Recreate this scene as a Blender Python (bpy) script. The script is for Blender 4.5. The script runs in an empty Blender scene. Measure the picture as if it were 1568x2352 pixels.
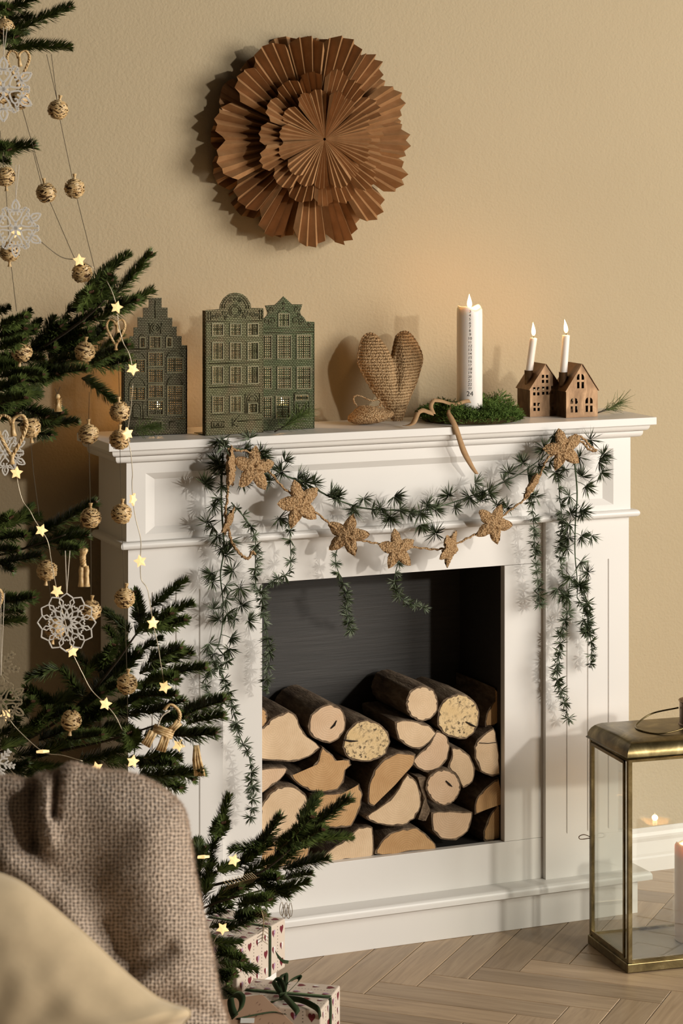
import bpy, bmesh, math, random
from mathutils import Vector, Matrix, noise
from mathutils.geometry import tessellate_polygon
R = math.radians
sc = bpy.context.scene
COL = sc.collection
random.seed(7)

# ------------------------------------------------------------------ camera, world, lights, exposure
FPX, YAW, YH = 5802.76, R(23.3557), 340.82
CAM = Vector((-1.51568, -4.8437, 1.61798))
cd = bpy.data.cameras.new('camera')
cam = bpy.data.objects.new('camera', cd); COL.objects.link(cam)
cam.location = CAM
cam.rotation_euler = (R(90), 0, -YAW)
cd.sensor_fit = 'VERTICAL'; cd.sensor_height = 36.0; cd.sensor_width = 24.0
cd.lens = FPX / 2352 * 36.0
cd.shift_y = -(1176 - YH) / 2352
cd.dof.use_dof = True; cd.dof.focus_distance = 5.0; cd.dof.aperture_fstop = 10.0
cd.clip_start = 0.05; cd.clip_end = 60
sc.camera = cam

w = bpy.data.worlds.new('world'); sc.world = w; w.use_nodes = True
w.node_tree.nodes['Background'].inputs[0].default_value = (1.0, 0.88, 0.70, 1)
w.node_tree.nodes['Background'].inputs[1].default_value = 0.035

def area(name, loc, target, power, size, col, size_y=None, shape='SQUARE'):
    l = bpy.data.lights.new(name, 'AREA'); l.energy = power; l.color = col
    l.shape = shape; l.size = size
    if size_y: l.shape = 'RECTANGLE'; l.size_y = size_y
    o = bpy.data.objects.new(name, l); COL.objects.link(o); o.location = loc
    o.rotation_euler = (Vector(target) - Vector(loc)).to_track_quat('-Z', 'Y').to_euler()
    return o
KEY = area('key_light', (2.55, -5.3, 2.15), (0.75, -.1, .85), 100, .22, (1, .94, .85), shape='DISK')
SOFT = area('window_light', (4.15, -3.95, 1.95), (0.45, 0, .95), 275, 2.5, (1, .95, .87), size_y=2.6)

vs = sc.view_settings
vs.view_transform = 'Standard'; vs.look = 'None'; vs.gamma = 1; vs.use_curve_mapping = False
vs.exposure = 0.0

# ------------------------------------------------------------------ pixel -> world helpers (real depth given each time)
FW = Vector((math.sin(YAW), math.cos(YAW), 0)); RT = Vector((math.cos(YAW), -math.sin(YAW), 0))
def ray(px, py): return FW + RT * ((px - 784) / FPX) + Vector((0, 0, (YH - py) / FPX))
def PY(px, py, Y): d = ray(px, py); return CAM + d * ((Y - CAM.y) / d.y)
def PZ(px, py, Z): d = ray(px, py); return CAM + d * ((Z - CAM.z) / d.z)
def PD(px, py, D): return CAM + ray(px, py) * D

# ------------------------------------------------------------------ materials
class NT:
    def __init__(s, name):
        s.m = bpy.data.materials.new(name); s.m.use_nodes = True
        s.t = s.m.node_tree; s.b = s.t.nodes['Principled BSDF']; s.n = s.t.nodes; s.l = s.t.links
    def add(s, typ, **kw):
        n = s.n.new(typ)
        for k, v in kw.items():
            if k in n.inputs: n.inputs[k].default_value = v
            else: setattr(n, k, v)
        return n
    def link(s, a, b): s.l.new(a, b)
    def coord(s, kind='Object', scale=(1, 1, 1)):
        c = s.add('ShaderNodeTexCoord'); mp = s.add('ShaderNodeMapping'); mp.inputs['Scale'].default_value = scale
        s.link(c.outputs[kind], mp.inputs[0]); return mp.outputs[0]
    def noise(s, vec, scale=5, detail=4, rough=.6, dist=0):
        n = s.add('ShaderNodeTexNoise'); n.inputs['Scale'].default_value = scale; n.inputs['Detail'].default_value = detail
        n.inputs['Roughness'].default_value = rough; n.inputs['Distortion'].default_value = dist
        if vec: s.link(vec, n.inputs['Vector'])
        return n.outputs['Fac']
    def ramp(s, fac, stops):
        r = s.add('ShaderNodeValToRGB'); e = r.color_ramp.elements
        while len(e) < len(stops): e.new(.5)
        for i, (p, c) in enumerate(stops): e[i].position = p; e[i].color = (*c, 1)
        s.link(fac, r.inputs[0]); return r.outputs[0]
    def mix(s, fac, a, b, mode='MIX'):
        n = s.add('ShaderNodeMix', data_type='RGBA', blend_type=mode)
        for i, v in ((0, fac), (6, a), (7, b)):
            if hasattr(v, 'links'): s.link(v, n.inputs[i])
            elif isinstance(v, (int, float)): n.inputs[i].default_value = v
            else: n.inputs[i].default_value = (*v, 1)
        return n.outputs[2]
    def math(s, op, a, b=None, c=None):
        n = s.add('ShaderNodeMath', operation=op)
        for i, v in enumerate((a, b, c)):
            if v is None: continue
            if hasattr(v, 'links'): s.link(v, n.inputs[i])
            else: n.inputs[i].default_value = v
        return n.outputs[0]
    def bump(s, h, strength=.3, dist=.002):
        b = s.add('ShaderNodeBump'); b.inputs['Strength'].default_value = strength; b.inputs['Distance'].default_value = dist
        s.link(h, b.inputs['Height']); s.link(b.outputs[0], s.b.inputs['Normal'])
    def col(s, v):
        if hasattr(v, 'links'): s.link(v, s.b.inputs['Base Color'])
        else: s.b.inputs['Base Color'].default_value = (*v, 1)
    def set(s, **kw):
        for k, v in kw.items(): s.b.inputs[k.replace('_', ' ')].default_value = v
M = {}
def simple(name, col, rough=.6, metal=0, spec=.5, var=.0, vscale=40, bump=0, bscale=200, bdist=.001):
    t = NT(name); t.set(Roughness=rough, Metallic=metal); t.b.inputs['Specular IOR Level'].default_value = spec
    if var or bump: v = t.coord()
    if var:
        f = t.noise(v, vscale, 4)
        t.col(t.ramp(f, [(.3, tuple(c * (1 - var) for c in col)), (.7, tuple(min(1, c * (1 + var)) for c in col))]))
    else: t.col(col)
    if bump: t.bump(t.noise(v, bscale, 3), bump, bdist)
    M[name] = t.m; return t
def emit(name, col, strength):
    t = NT(name); t.col((0, 0, 0)); t.b.inputs['Emission Color'].default_value = (*col, 1); t.b.inputs['Emission Strength'].default_value = strength
    M[name] = t.m; return t

# wall: warm beige roller-textured paint
t = NT('wall_paint'); v = t.coord()
t.col(t.ramp(t.noise(v, 3, 3), [(.3, (.405, .320, .194)), (.7, (.422, .335, .205))])); t.set(Roughness=.75)
t.bump(t.math('ADD', t.noise(v, 170, 3, .55), t.math('MULTIPLY', t.noise(v, 60, 2), .6)), .55, .0022); M['wall'] = t.m
t = NT('white_paint'); v = t.coord(); t.col(t.ramp(t.noise(v, 4, 2), [(.3, (.725, .695, .655)), (.7, (.745, .715, .675))])); t.set(Roughness=.38)
t.bump(t.noise(v, 350, 2), .04, .001); M['white'] = t.m
# floor oak
t = NT('oak_floor'); v = t.coord('Object', (2.2, 30, 30)); oi = t.add('ShaderNodeObjectInfo')
va = t.add('ShaderNodeVectorMath', operation='ADD'); t.link(v, va.inputs[0])
cb = t.add('ShaderNodeCombineXYZ'); mu = t.math('MULTIPLY', oi.outputs['Random'], 37.0)
for i in range(3): t.link(mu, cb.inputs[i])
t.link(cb.outputs[0], va.inputs[1])
g = t.noise(va.outputs[0], 1.6, 6, .62, 1.2); g2 = t.noise(va.outputs[0], 6, 4, .6, .3)
c1 = t.ramp(g, [(.25, (.22, .145, .08)), (.5, (.38, .265, .16)), (.75, (.50, .365, .23))])
c1 = t.mix(t.math('MULTIPLY', g2, .5), c1, (.30, .205, .12))
hs = t.add('ShaderNodeHueSaturation'); t.link(c1, hs.inputs['Color'])
t.link(t.math('ADD', t.math('MULTIPLY', oi.outputs['Random'], .45), .80), hs.inputs['Value'])
t.col(hs.outputs[0]); t.set(Roughness=.42); t.bump(g, .06, .001); M['oak'] = t.m
# firebox black board
t = NT('black_board'); v = t.coord('Object', (3, 60, 60)); t.col(t.ramp(t.noise(v, 3, 4), [(.3, (.022, .0195, .0165)), (.7, (.034, .029, .025))])); t.set(Roughness=.6)
t.bump(t.noise(v, 4, 5), .5, .001); M['black'] = t.m
# kraft paper
t = NT('kraft_paper'); v = t.coord()
t.col(t.ramp(t.noise(v, 28, 5, .65), [(.3, (.29, .145, .056)), (.7, (.40, .215, .095))])); t.set(Roughness=.62)
t.b.inputs['Specular IOR Level'].default_value = .3; t.bump(t.noise(v, 400, 2), .08, .0005); M['kraft'] = t.m
# patinated green metal
def patina(name, green, brown, bias):
    t = NT(name); v = t.coord(); f = t.noise(v, 16, 5, .65, .4)
    c = t.ramp(f, [(.32 + bias, brown), (.50 + bias, green), (.72, tuple(x * 1.5 for x in green))])
    # embossed scale brickwork: fine relief
    br = t.add('ShaderNodeTexBrick'); br.offset = .5
    sx = t.add('ShaderNodeSeparateXYZ'); t.link(t.coord('Object', (1, 1, 1)), sx.inputs[0])
    cx = t.add('ShaderNodeCombineXYZ'); t.link(sx.outputs[0], cx.inputs[0]); t.link(sx.outputs[2], cx.inputs[1]); t.link(cx.outputs[0], br.inputs['Vector'])
    br.inputs['Scale'].default_value = 1; br.inputs['Brick Width'].default_value = .0058; br.inputs['Row Height'].default_value = .0034
    br.inputs['Mortar Size'].default_value = .0007; br.inputs['Mortar Smooth'].default_value = 1.0
    br.inputs['Color1'].default_value = (1, 1, 1, 1); br.inputs['Color2'].default_value = (.85, .85, .85, 1); br.inputs['Mortar'].default_value = (0, 0, 0, 1)
    c = t.mix(t.math('MULTIPLY', t.noise(v, 60, 2), .35), c, (.17, .135, .07))
    t.col(c); t.set(Roughness=.46, Metallic=.55)
    t.bump(t.math('ADD', br.outputs['Color'], t.math('MULTIPLY', t.noise(v, 260, 2), .5)), .75, .0011); M[name] = t.m
patina('patina_green', (.062, .064, .024), (.088, .064, .027), .04)
patina('patina_brown', (.042, .042, .020), (.045, .034, .017), .06)
patina('patina_bright', (.032, .048, .015), (.042, .038, .016), .0)
t = NT('patina_trim'); v = t.coord(); t.col(t.ramp(t.noise(v, 30, 3), [(.35, (.060, .058, .027)), (.7, (.105, .086, .043))])); t.set(Roughness=.40, Metallic=.6); M['patina_trim'] = t.m
# brass
t = NT('dark_brass'); v = t.coord('Object', (1, 1, .5)); t.col(t.ramp(t.noise(v, 45, 4, .6, .8), [(.3, (.09, .050, .024)), (.55, (.17, .10, .052)), (.8, (.32, .20, .11))])); t.set(Roughness=.42, Metallic=.75); M['dark_brass'] = t.m
t = NT('antique_brass'); v = t.coord(); t.col(t.ramp(t.noise(v, 22, 5, .65, .5), [(.3, (.085, .062, .026)), (.55, (.19, .145, .066)), (.75, (.36, .29, .15))])); t.set(Roughness=.33, Metallic=.9); M['brass'] = t.m
# wax
def wax(name, col, sub):
    t = NT(name); t.col(col); t.set(Roughness=.42); t.b.inputs['Subsurface Weight'].default_value = sub
    t.b.inputs['Subsurface Radius'].default_value = (1, .85, .72); t.b.inputs['Subsurface Scale'].default_value = .010; M[name] = t.m
wax('wax', (.86, .80, .74), .25); wax('wax_cream', (.92, .74, .60), .6)
simple('ink', (.02, .018, .016), .6)
# flame: glowing gas, lets light through
t = NT('flame'); v = t.coord('Generated'); sx = t.add('ShaderNodeSeparateXYZ'); t.link(v, sx.inputs[0])
em = t.add('ShaderNodeEmission'); em.inputs[1].default_value = 4.5; tr = t.add('ShaderNodeBsdfTransparent'); ad = t.add('ShaderNodeAddShader')
t.link(t.ramp(sx.outputs[2], [(0, (1, .42, .10)), (.35, (1, .80, .45)), (.8, (1, .90, .62)), (1, (1, .62, .22))]), em.inputs[0])
t.link(em.outputs[0], ad.inputs[0]); t.link(tr.outputs[0], ad.inputs[1]); t.link(ad.outputs[0], t.n['Material Output'].inputs['Surface']); M['flame'] = t.m
simple('wick', (.015, .012, .01), .9)
# greenery
def needles(name, dark, light, rough=.5, spec=.35):
    t = NT(name); v = t.coord(); oi = t.add('ShaderNodeObjectInfo')
    f = t.noise(v, 90, 2); c = t.ramp(f, [(.3, dark), (.7, light)])
    hs = t.add('ShaderNodeHueSaturation'); t.link(c, hs.inputs['Color']); t.link(t.math('ADD', t.math('MULTIPLY', oi.outputs['Random'], .5), .75), hs.inputs['Value'])
    t.col(hs.outputs[0]); t.set(Roughness=rough); t.b.inputs['Specular IOR Level'].default_value = spec; M[name] = t.m
needles('fir_needle', (.026, .044, .008), (.098, .130, .028))
needles('larch_needle', (.026, .040, .014), (.085, .108, .046), .6)
needles('larch_pale', (.085, .115, .062), (.19, .22, .145), .6)
needles('pine_needle', (.040, .075, .014), (.125, .165, .045))
needles('moss', (.035, .075, .012), (.13, .20, .04), .8, .2)
simple('fir_bark', (.032, .022, .010), .85, var=.4, vscale=120, bump=.5)
simple('fir_shoot', (.070, .062, .022), .8, var=.3)
simple('bud', (.085, .038, .018), .6, var=.3, vscale=200)
simple('garland_stem', (.055, .085, .035), .7, var=.4, vscale=60)
# logs
t = NT('log_bark'); v = t.coord('Object', (1, .25, 1)); t.col(t.ramp(t.noise(v, 60, 6, .7), [(.3, (.045, .028, .016)), (.5, (.14, .092, .054)), (.75, (.30, .225, .15))])); t.set(Roughness=.9)
t.bump(t.noise(v, 90, 5, .7), 1.0, .004); M['bark'] = t.m
def logface(name, a, b, ringstr, speck=0):
    t = NT(name); v = t.coord(); wv = t.add('ShaderNodeTexWave', wave_type='RINGS', rings_direction='Y'); wv.inputs['Scale'].default_value = 70
    wv.inputs['Distortion'].default_value = 2.2; wv.inputs['Detail'].default_value = 2; wv.inputs['Detail Scale'].default_value = .6; t.link(v, wv.inputs['Vector'])
    base = t.ramp(t.noise(v, 22, 4), [(.3, a), (.7, b)])
    c = t.mix(t.math('MULTIPLY', wv.outputs['Fac'], ringstr), base, tuple(x * .62 for x in a))
    if speck:
        s = t.noise(v, 130, 5, .75); k = t.ramp(s, [(.50, (0, 0, 0)), (.60, (1, 1, 1))]); k2 = t.ramp(t.noise(v, 25, 2), [(.38, (0, 0, 0)), (.56, (1, 1, 1))])
        c = t.mix(t.math('MULTIPLY', k, k2), c, (.06, .035, .015))
    t.col(c); t.set(Roughness=.8); t.bump(t.noise(v, 300, 3), .35, .001); M[name] = t.m
logface('log_pale', (.60, .42, .25), (.72, .53, .34), .20)
logface('log_tan', (.45, .25, .10), (.58, .36, .17), .35)
logface('log_pink', (.60, .40, .24), (.70, .50, .33), .28)
logface('log_rough', (.62, .43, .20), (.74, .56, .32), .18, 1)
simple('log_crack', (.015, .009, .005), .95)
# textiles
def yarn(name, a, b, scale, strength, dist, ani=(1, 1, 1)):
    t = NT(name); v = t.coord('Object', ani); vo = t.add('ShaderNodeTexVoronoi'); vo.inputs['Scale'].default_value = scale; t.link(v, vo.inputs['Vector'])
    h = t.math('SUBTRACT', 1.0, vo.outputs['Distance'])
    n = t.noise(v, scale * 2.2, 3); t.col(t.ramp(t.math('MULTIPLY', h, t.math('ADD', n, .45)), [(.2, a), (.75, b)])); t.set(Roughness=.95)
    t.b.inputs['Specular IOR Level'].default_value = .1; t.bump(t.math('ADD', h, t.math('MULTIPLY', n, .6)), strength, dist); M[name] = t.m
yarn('jute', (.27, .15, .065), (.62, .41, .22), 300, 1.0, .003)
# crochet rows for the hearts
t = NT('crochet'); v = t.coord()
wv = t.add('ShaderNodeTexWave', wave_type='BANDS', bands_direction='Z'); wv.inputs['Scale'].default_value = 52; wv.inputs['Distortion'].default_value = 1.2; wv.inputs['Detail'].default_value = 1; t.link(v, wv.inputs['Vector'])
vo = t.add('ShaderNodeTexVoronoi'); vo.inputs['Scale'].default_value = 300; t.link(v, vo.inputs['Vector'])
h = t.math('ADD', t.math('MULTIPLY', wv.outputs['Fac'], .8), t.math('SUBTRACT', 1, vo.outputs['Distance']))
t.col(t.ramp(t.math('MULTIPLY', h, .62), [(.25, (.20, .115, .050)), (.75, (.50, .335, .18))])); t.set(Roughness=.95); t.b.inputs['Specular IOR Level'].default_value = .1; t.bump(h, .9, .003); M['crochet'] = t.m
# open-weave throw, uv in metres
t = NT('throw_weave'); uvn = t.add('ShaderNodeUVMap'); v0 = uvn.outputs[0]
dn = t.add('ShaderNodeTexNoise'); dn.inputs['Scale'].default_value = 90; t.link(v0, dn.inputs['Vector'])
vm = t.add('ShaderNodeVectorMath', operation='MULTIPLY_ADD'); t.link(dn.outputs['Color'], vm.inputs[0]); vm.inputs[1].default_value = (.0062, .0062, 0); t.link(v0, vm.inputs[2])
sx = t.add('ShaderNodeSeparateXYZ'); t.link(vm.outputs[0], sx.inputs[0])
k = math.pi / .0047
su = t.math('SINE', t.math('MULTIPLY', sx.outputs[0], k)); sv = t.math('SINE', t.math('MULTIPLY', sx.outputs[1], k))
au = t.math('ABSOLUTE', su); av = t.math('ABSOLUTE', sv)
chk = t.math('GREATER_THAN', t.math('MULTIPLY', su, sv), 0)
gap_shade = t.math('MULTIPLY', t.math('SUBTRACT', 1, au), t.math('SUBTRACT', 1, av))
over = t.math('ADD', t.math('MULTIPLY', chk, au), t.math('MULTIPLY', t.math('SUBTRACT', 1, chk), av))
hgt = t.math('SUBTRACT', over, t.math('MULTIPLY', gap_shade, 2.1))
fz = t.noise(v0, 420, 4, .7)
hh = t.math('ADD', hgt, t.math('MULTIPLY', fz, .9))
t.col(t.ramp(t.math('ADD', t.math('MULTIPLY', hgt, .5), t.math('MULTIPLY', fz, .5)), [(.05, (.14, .092, .055)), (.32, (.46, .345, .248)), (.7, (.74, .59, .46))]))  # dark end of the ramp paints the shade in the weave gaps
t.set(Roughness=1.0); t.b.inputs['Specular IOR Level'].default_value = .05; t.b.inputs['Sheen Weight'].default_value = .25; t.bump(hh, .8, .003); M['throw'] = t.m
simple('fuzz', (.62, .49, .38), 1.0, spec=.05)
t = simple('cushion', (.60, .465, .29), .85, spec=.15, var=.06, vscale=30, bump=.1, bscale=600); t.b.inputs['Sheen Weight'].default_value = .35
simple('upholstery', (.36, .29, .21), .9)
simple('chair_wood', (.18, .10, .05), .5)
t = simple('ribbon_tan', (.36, .22, .11), .75, spec=.2, var=.1, vscale=120, bump=.3, bscale=700)
t = simple('velvet', (.020, .035, .012), .8, spec=.2); t.b.inputs['Sheen Weight'].default_value = .25; t.b.inputs['Sheen Tint'].default_value = (.35, .45, .22, 1)
simple('gift_paper', (.66, .555, .455), .5, spec=.4); simple('gift_kraft', (.44, .265, .165), .6)
simple('print_maroon', (.16, .012, .022), .55); simple('print_lilac', (.46, .30, .42), .55); simple('print_white', (.80, .76, .72), .55); simple('print_brown', (.20, .09, .06), .6)
# straw and decorations
t = NT('straw'); v = t.coord(); t.col(t.ramp(t.noise(v, 130, 3), [(.3, (.42, .24, .09)), (.5, (.68, .46, .21)), (.75, (.88, .70, .42))])); t.set(Roughness=.42); M['straw'] = t.m
simple('straw_core_shade', (.14, .075, .028), .9)  # core coloured dark, painting in the shade between the straws
simple('paper_white', (.95, .91, .84), .7); simple('paper_tan', (.36, .29, .18), .7)
simple('thread', (.075, .055, .03), .8); simple('thread_white', (.70, .62, .50), .8)
simple('wire', (.55, .47, .34), .35, metal=.6)
t = emit('star_light', (1, .66, .28), 1.0); t.col((.62, .46, .26))
simple('copper_wire', (.26, .19, .10), .4, metal=.8)
simple('tag_white', (.82, .80, .75), .6)
# thin glass pane: transparent with Fresnel reflection
t = NT('pane'); tr = t.add('ShaderNodeBsdfTransparent'); tr.inputs[0].default_value = (.97, .975, .96, 1)
gl = t.add('ShaderNodeBsdfGlossy'); gl.inputs['Roughness'].default_value = .01; gl.inputs['Color'].default_value = (1, 1, 1, 1)
fn = t.add('ShaderNodeLayerWeight'); fn.inputs[0].default_value = .5; mx = t.add('ShaderNodeMixShader')
t.link(t.math('ADD', t.math('MULTIPLY', t.math('POWER', fn.outputs['Facing'], 4.0), .85), .035), mx.inputs[0]); t.link(tr.outputs[0], mx.inputs[1]); t.link(gl.outputs[0], mx.inputs[2])
t.link(mx.outputs[0], t.n['Material Output'].inputs['Surface']); M['glass'] = t.m
simple('tin', (.28, .26, .22), .5, metal=.7)

# ------------------------------------------------------------------ mesh builder
class MB:
    def __init__(s): s.v = []; s.f = []; s.m = []; s.uv = None
    def add(s, vs, fs, mi=0):
        o = len(s.v); s.v += [Vector(x) for x in vs]
        for f in fs: s.f.append(tuple(i + o for i in f)); s.m.append(mi)
    def box(s, a, b, mi=0):
        x0, y0, z0 = a; x1, y1, z1 = b
        s.add([(x0, y0, z0), (x1, y0, z0), (x1, y1, z0), (x0, y1, z0), (x0, y0, z1), (x1, y0, z1), (x1, y1, z1), (x0, y1, z1)],
              [(3, 2, 1, 0), (4, 5, 6, 7), (0, 1, 5, 4), (1, 2, 6, 5), (2, 3, 7, 6), (3, 0, 4, 7)], mi)
    def obox(s, c, ex, ey, ez, mi=0):
        c = Vector(c); ex, ey, ez = Vector(ex), Vector(ey), Vector(ez)
        vs = [c + ex * i + ey * j + ez * k for k in (-1, 1) for j in (-1, 1) for i in (-1, 1)]
        s.add(vs, [(0, 2, 3, 1), (4, 5, 7, 6), (0, 1, 5, 4), (2, 6, 7, 3), (0, 4, 6, 2), (1, 3, 7, 5)], mi)
    def tube(s, pts, r, n=6, mi=0, cap=True, ry=None):
        pts = [Vector(p) for p in pts]; k = len(pts)
        rs = r if isinstance(r, (list, tuple)) else [r] * k
        up = Vector((0, 0, 1)); o = len(s.v); prev = None
        for i, p in enumerate(pts):
            t = (pts[min(i + 1, k - 1)] - pts[max(i - 1, 0)])
            if t.length < 1e-9: t = Vector((1, 0, 0))
            t.normalize()
            if prev is None:
                a = t.cross(up)
                if a.length < .05: a = t.cross(Vector((0, 1, 0)))
            else: a = prev - t * prev.dot(t)
            a.normalize(); prev = a; b = t.cross(a)
            for j in range(n):
                q = 2 * math.pi * j / n
                s.v.append(p + a * (math.cos(q) * rs[i]) + b * (math.sin(q) * rs[i] * (ry or 1)))
        for i in range(k - 1):
            for j in range(n):
                s.f.append((o + i * n + j, o + i * n + (j + 1) % n, o + (i + 1) * n + (j + 1) % n, o + (i + 1) * n + j)); s.m.append(mi)
        if cap:
            s.f.append(tuple(o + j for j in reversed(range(n)))); s.m.append(mi)
            s.f.append(tuple(o + (k - 1) * n + j for j in range(n))); s.m.append(mi)
    def lathe(s, prof, n=24, c=(0, 0, 0), mi=0):
        c = Vector(c); o = len(s.v); k = len(prof)
        for r, z in prof:
            for j in range(n):
                q = 2 * math.pi * j / n; s.v.append(c + Vector((r * math.cos(q), r * math.sin(q), z)))
        for i in range(k - 1):
            for j in range(n):
                s.f.append((o + i * n + j, o + i * n + (j + 1) % n, o + (i + 1) * n + (j + 1) % n, o + (i + 1) * n + j)); s.m.append(mi)
        s.f.append(tuple(o + j for j in reversed(range(n)))); s.m.append(mi)
        s.f.append(tuple(o + (k - 1) * n + j for j in range(n))); s.m.append(mi)
    def plate(s, loops, frame, th, mi=0):
        """flat plate with holes: loops of 2D points (first = outline), frame(u, v, d) -> point, thickness th"""
        tri = tessellate_polygon([[Vector((a, b, 0)) for a, b in l] for l in loops])
        flat = [p for l in loops for p in l]; n = len(flat); o = len(s.v)
        s.v += [frame(a, b, 0) for a, b in flat] + [frame(a, b, th) for a, b in flat]
        for a, b, c in tri:
            s.f.append((o + a, o + b, o + c)); s.m.append(mi); s.f.append((o + n + c, o + n + b, o + n + a)); s.m.append(mi)
        q = 0
        for l in loops:
            for i in range(len(l)):
                a, b = q + i, q + (i + 1) % len(l)
                s.f.append((o + a, o + b, o + n + b, o + n + a)); s.m.append(mi)
            q += len(l)
    def strip(s, A, B, mi=0):
        o = len(s.v); k = len(A)
        for a, b in zip(A, B): s.v += [Vector(a), Vector(b)]
        for i in range(k - 1): s.f.append((o + 2 * i, o + 2 * i + 1, o + 2 * i + 3, o + 2 * i + 2)); s.m.append(mi)
    def mesh(s, name, mats, smooth=False, off=None, recalc=True):
        me = bpy.data.meshes.new(name)
        vs = [v - off for v in s.v] if off is not None else s.v
        me.from_pydata([tuple(v) for v in vs], [], s.f)
        for m in (mats if isinstance(mats, (list, tuple)) else [mats]): me.materials.append(M[m])
        me.polygons.foreach_set('material_index', s.m)
        if recalc:
            bm = bmesh.new(); bm.from_mesh(me); bmesh.ops.recalc_face_normals(bm, faces=bm.faces); bm.to_mesh(me); bm.free()
        if smooth is not False: me.polygons.foreach_set('use_smooth', [True] * len(me.polygons))
        me.update(); return me
    def build(s, name, mats, parent=None, smooth=False, bevel=0, loc=None, recalc=True, solid=0, angle=None):
        """one mesh object; origin at loc (default: parent origin, or the base centre of the mesh)"""
        if loc is None:
            if parent is not None: loc = wloc(parent)
            else:
                xs = [v.x for v in s.v]; ys = [v.y for v in s.v]; loc = Vector(((min(xs) + max(xs)) / 2, (min(ys) + max(ys)) / 2, min(v.z for v in s.v)))
        loc = Vector(loc)
        me = s.mesh(name, mats, smooth, loc, recalc)
        o = bpy.data.objects.new(name, me); COL.objects.link(o)
        if parent is not None: o.parent = parent; o.location = loc - wloc(parent)
        else: o.location = loc
        if solid: md = o.modifiers.new('solidify', 'SOLIDIFY'); md.thickness = solid; md.offset = 0
        if bevel: md = o.modifiers.new('bevel', 'BEVEL'); md.width = bevel; md.segments = 2; md.limit_method = 'ANGLE'; md.harden_normals = False
        if smooth is True and angle:
            me.set_sharp_from_angle(angle=R(angle))
        return o
def wloc(o):
    l = o.location.copy(); p = o.parent
    while p: l += p.location; p = p.parent
    return l
def tag(o, label, cat, group=None, kind=None):
    o['label'] = label; o['category'] = cat
    if group: o['group'] = group
    if kind: o['kind'] = kind
    return o
def thing(name, label, cat, loc=(0, 0, 0), group=None):
    o = bpy.data.objects.new(name, None); COL.objects.link(o); o.location = loc; o.empty_display_size = .05
    return tag(o, label, cat, group)
def struct(o): o['kind'] = 'structure'; return o
def inst(name, me, parent, M4):
    """object sharing mesh data, world matrix M4 (parents are only translated)"""
    o = bpy.data.objects.new(name, me); COL.objects.link(o)
    if parent: o.parent = parent; o.matrix_local = Matrix.Translation(-wloc(parent)) @ M4
    else: o.matrix_local = M4
    return o
def aim(a, b, up=Vector((0, 0, 1)), roll=0, scale=1):
    """matrix with local X from a to b"""
    a, b = Vector(a), Vector(b); x = (b - a).normalized(); y = up.cross(x)
    if y.length < .05: y = Vector((0, 1, 0)).cross(x)
    y.normalize(); z = x.cross(y)
    m = Matrix((x, y, z)).transposed().to_4x4()
    return Matrix.Translation(a) @ m @ Matrix.Rotation(roll, 4, 'X') @ Matrix.Diagonal((*([scale] * 3 if not isinstance(scale, tuple) else scale), 1))
def spline(pts, n):
    """Catmull-Rom through points (Vectors)"""
    p = [Vector(q) for q in pts]; p = [p[0] * 2 - p[1]] + p + [p[-1] * 2 - p[-2]]; out = []
    for i in range(1, len(p) - 2):
        for k in range(n):
            t = k / n
            out.append(.5 * ((2 * p[i]) + (p[i + 1] - p[i - 1]) * t + (2 * p[i - 1] - 5 * p[i] + 4 * p[i + 1] - p[i + 2]) * t * t + (3 * p[i] - p[i - 1] - 3 * p[i + 1] + p[i + 2]) * t ** 3))
    out.append(p[-2]); return out
def lerp(a, b, t): return a + (b - a) * t

# ================================================================== setting
WALL = .085
b = MB(); b.box((-3.2, WALL, -.02), (3.6, WALL + .12, 2.7)); struct(b.build('wall_back', 'wall'))
b = MB(); b.box((-3.2, -6.2, -.05), (3.6, WALL, -.004)); floor = struct(b.build('floor', 'oak', loc=(0, 0, -.004)))
# herringbone planks
PWD, PLN = .0785, .385
b = MB(); g = .0006
b.box((g, g, -.012), (PLN - g, PWD - g, 0)); plank_me = b.mesh('plank', 'oak')
bmp = bmesh.new(); bmp.from_mesh(plank_me)
bmesh.ops.bevel(bmp, geom=[e for e in bmp.edges if all(v.co.z > -.001 for v in e.verts)], offset=.0011, segments=1, affect='EDGES'); bmp.to_mesh(plank_me); bmp.free()
U = Vector((1, -1, 0)).normalized(); V = Vector((1, 1, 0)).normalized(); O0 = Vector((.5509, -.4225, 0))
def plankm(u, v, vert):
    m = Matrix((U, V, Vector((0, 0, 1)))).transposed().to_4x4(); m = Matrix.Translation(O0 + U * u + V * v) @ m
    if vert: m = m @ Matrix.Translation((PWD, 0, 0)) @ Matrix.Rotation(R(90), 4, 'Z')
    return m
for j in range(-4, 5):
    for i in range(-30, 31):
        u0 = i * PWD + j * (PLN + PWD); v0 = i * PWD + j * (PWD - PLN)
        for vert, (a, c) in ((0, (u0, v0)), (1, (u0 + PLN, v0 + PWD - PLN))):
            m = plankm(a, c, vert); ce = m @ Vector((PLN / 2, PWD / 2, 0))
            if -.55 < ce.x < 1.75 and -.98 < ce.y < .0 + .05: inst('plank', plank_me, floor, m @ Matrix.Translation((0, 0, random.uniform(-.0003, .0003))))
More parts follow.
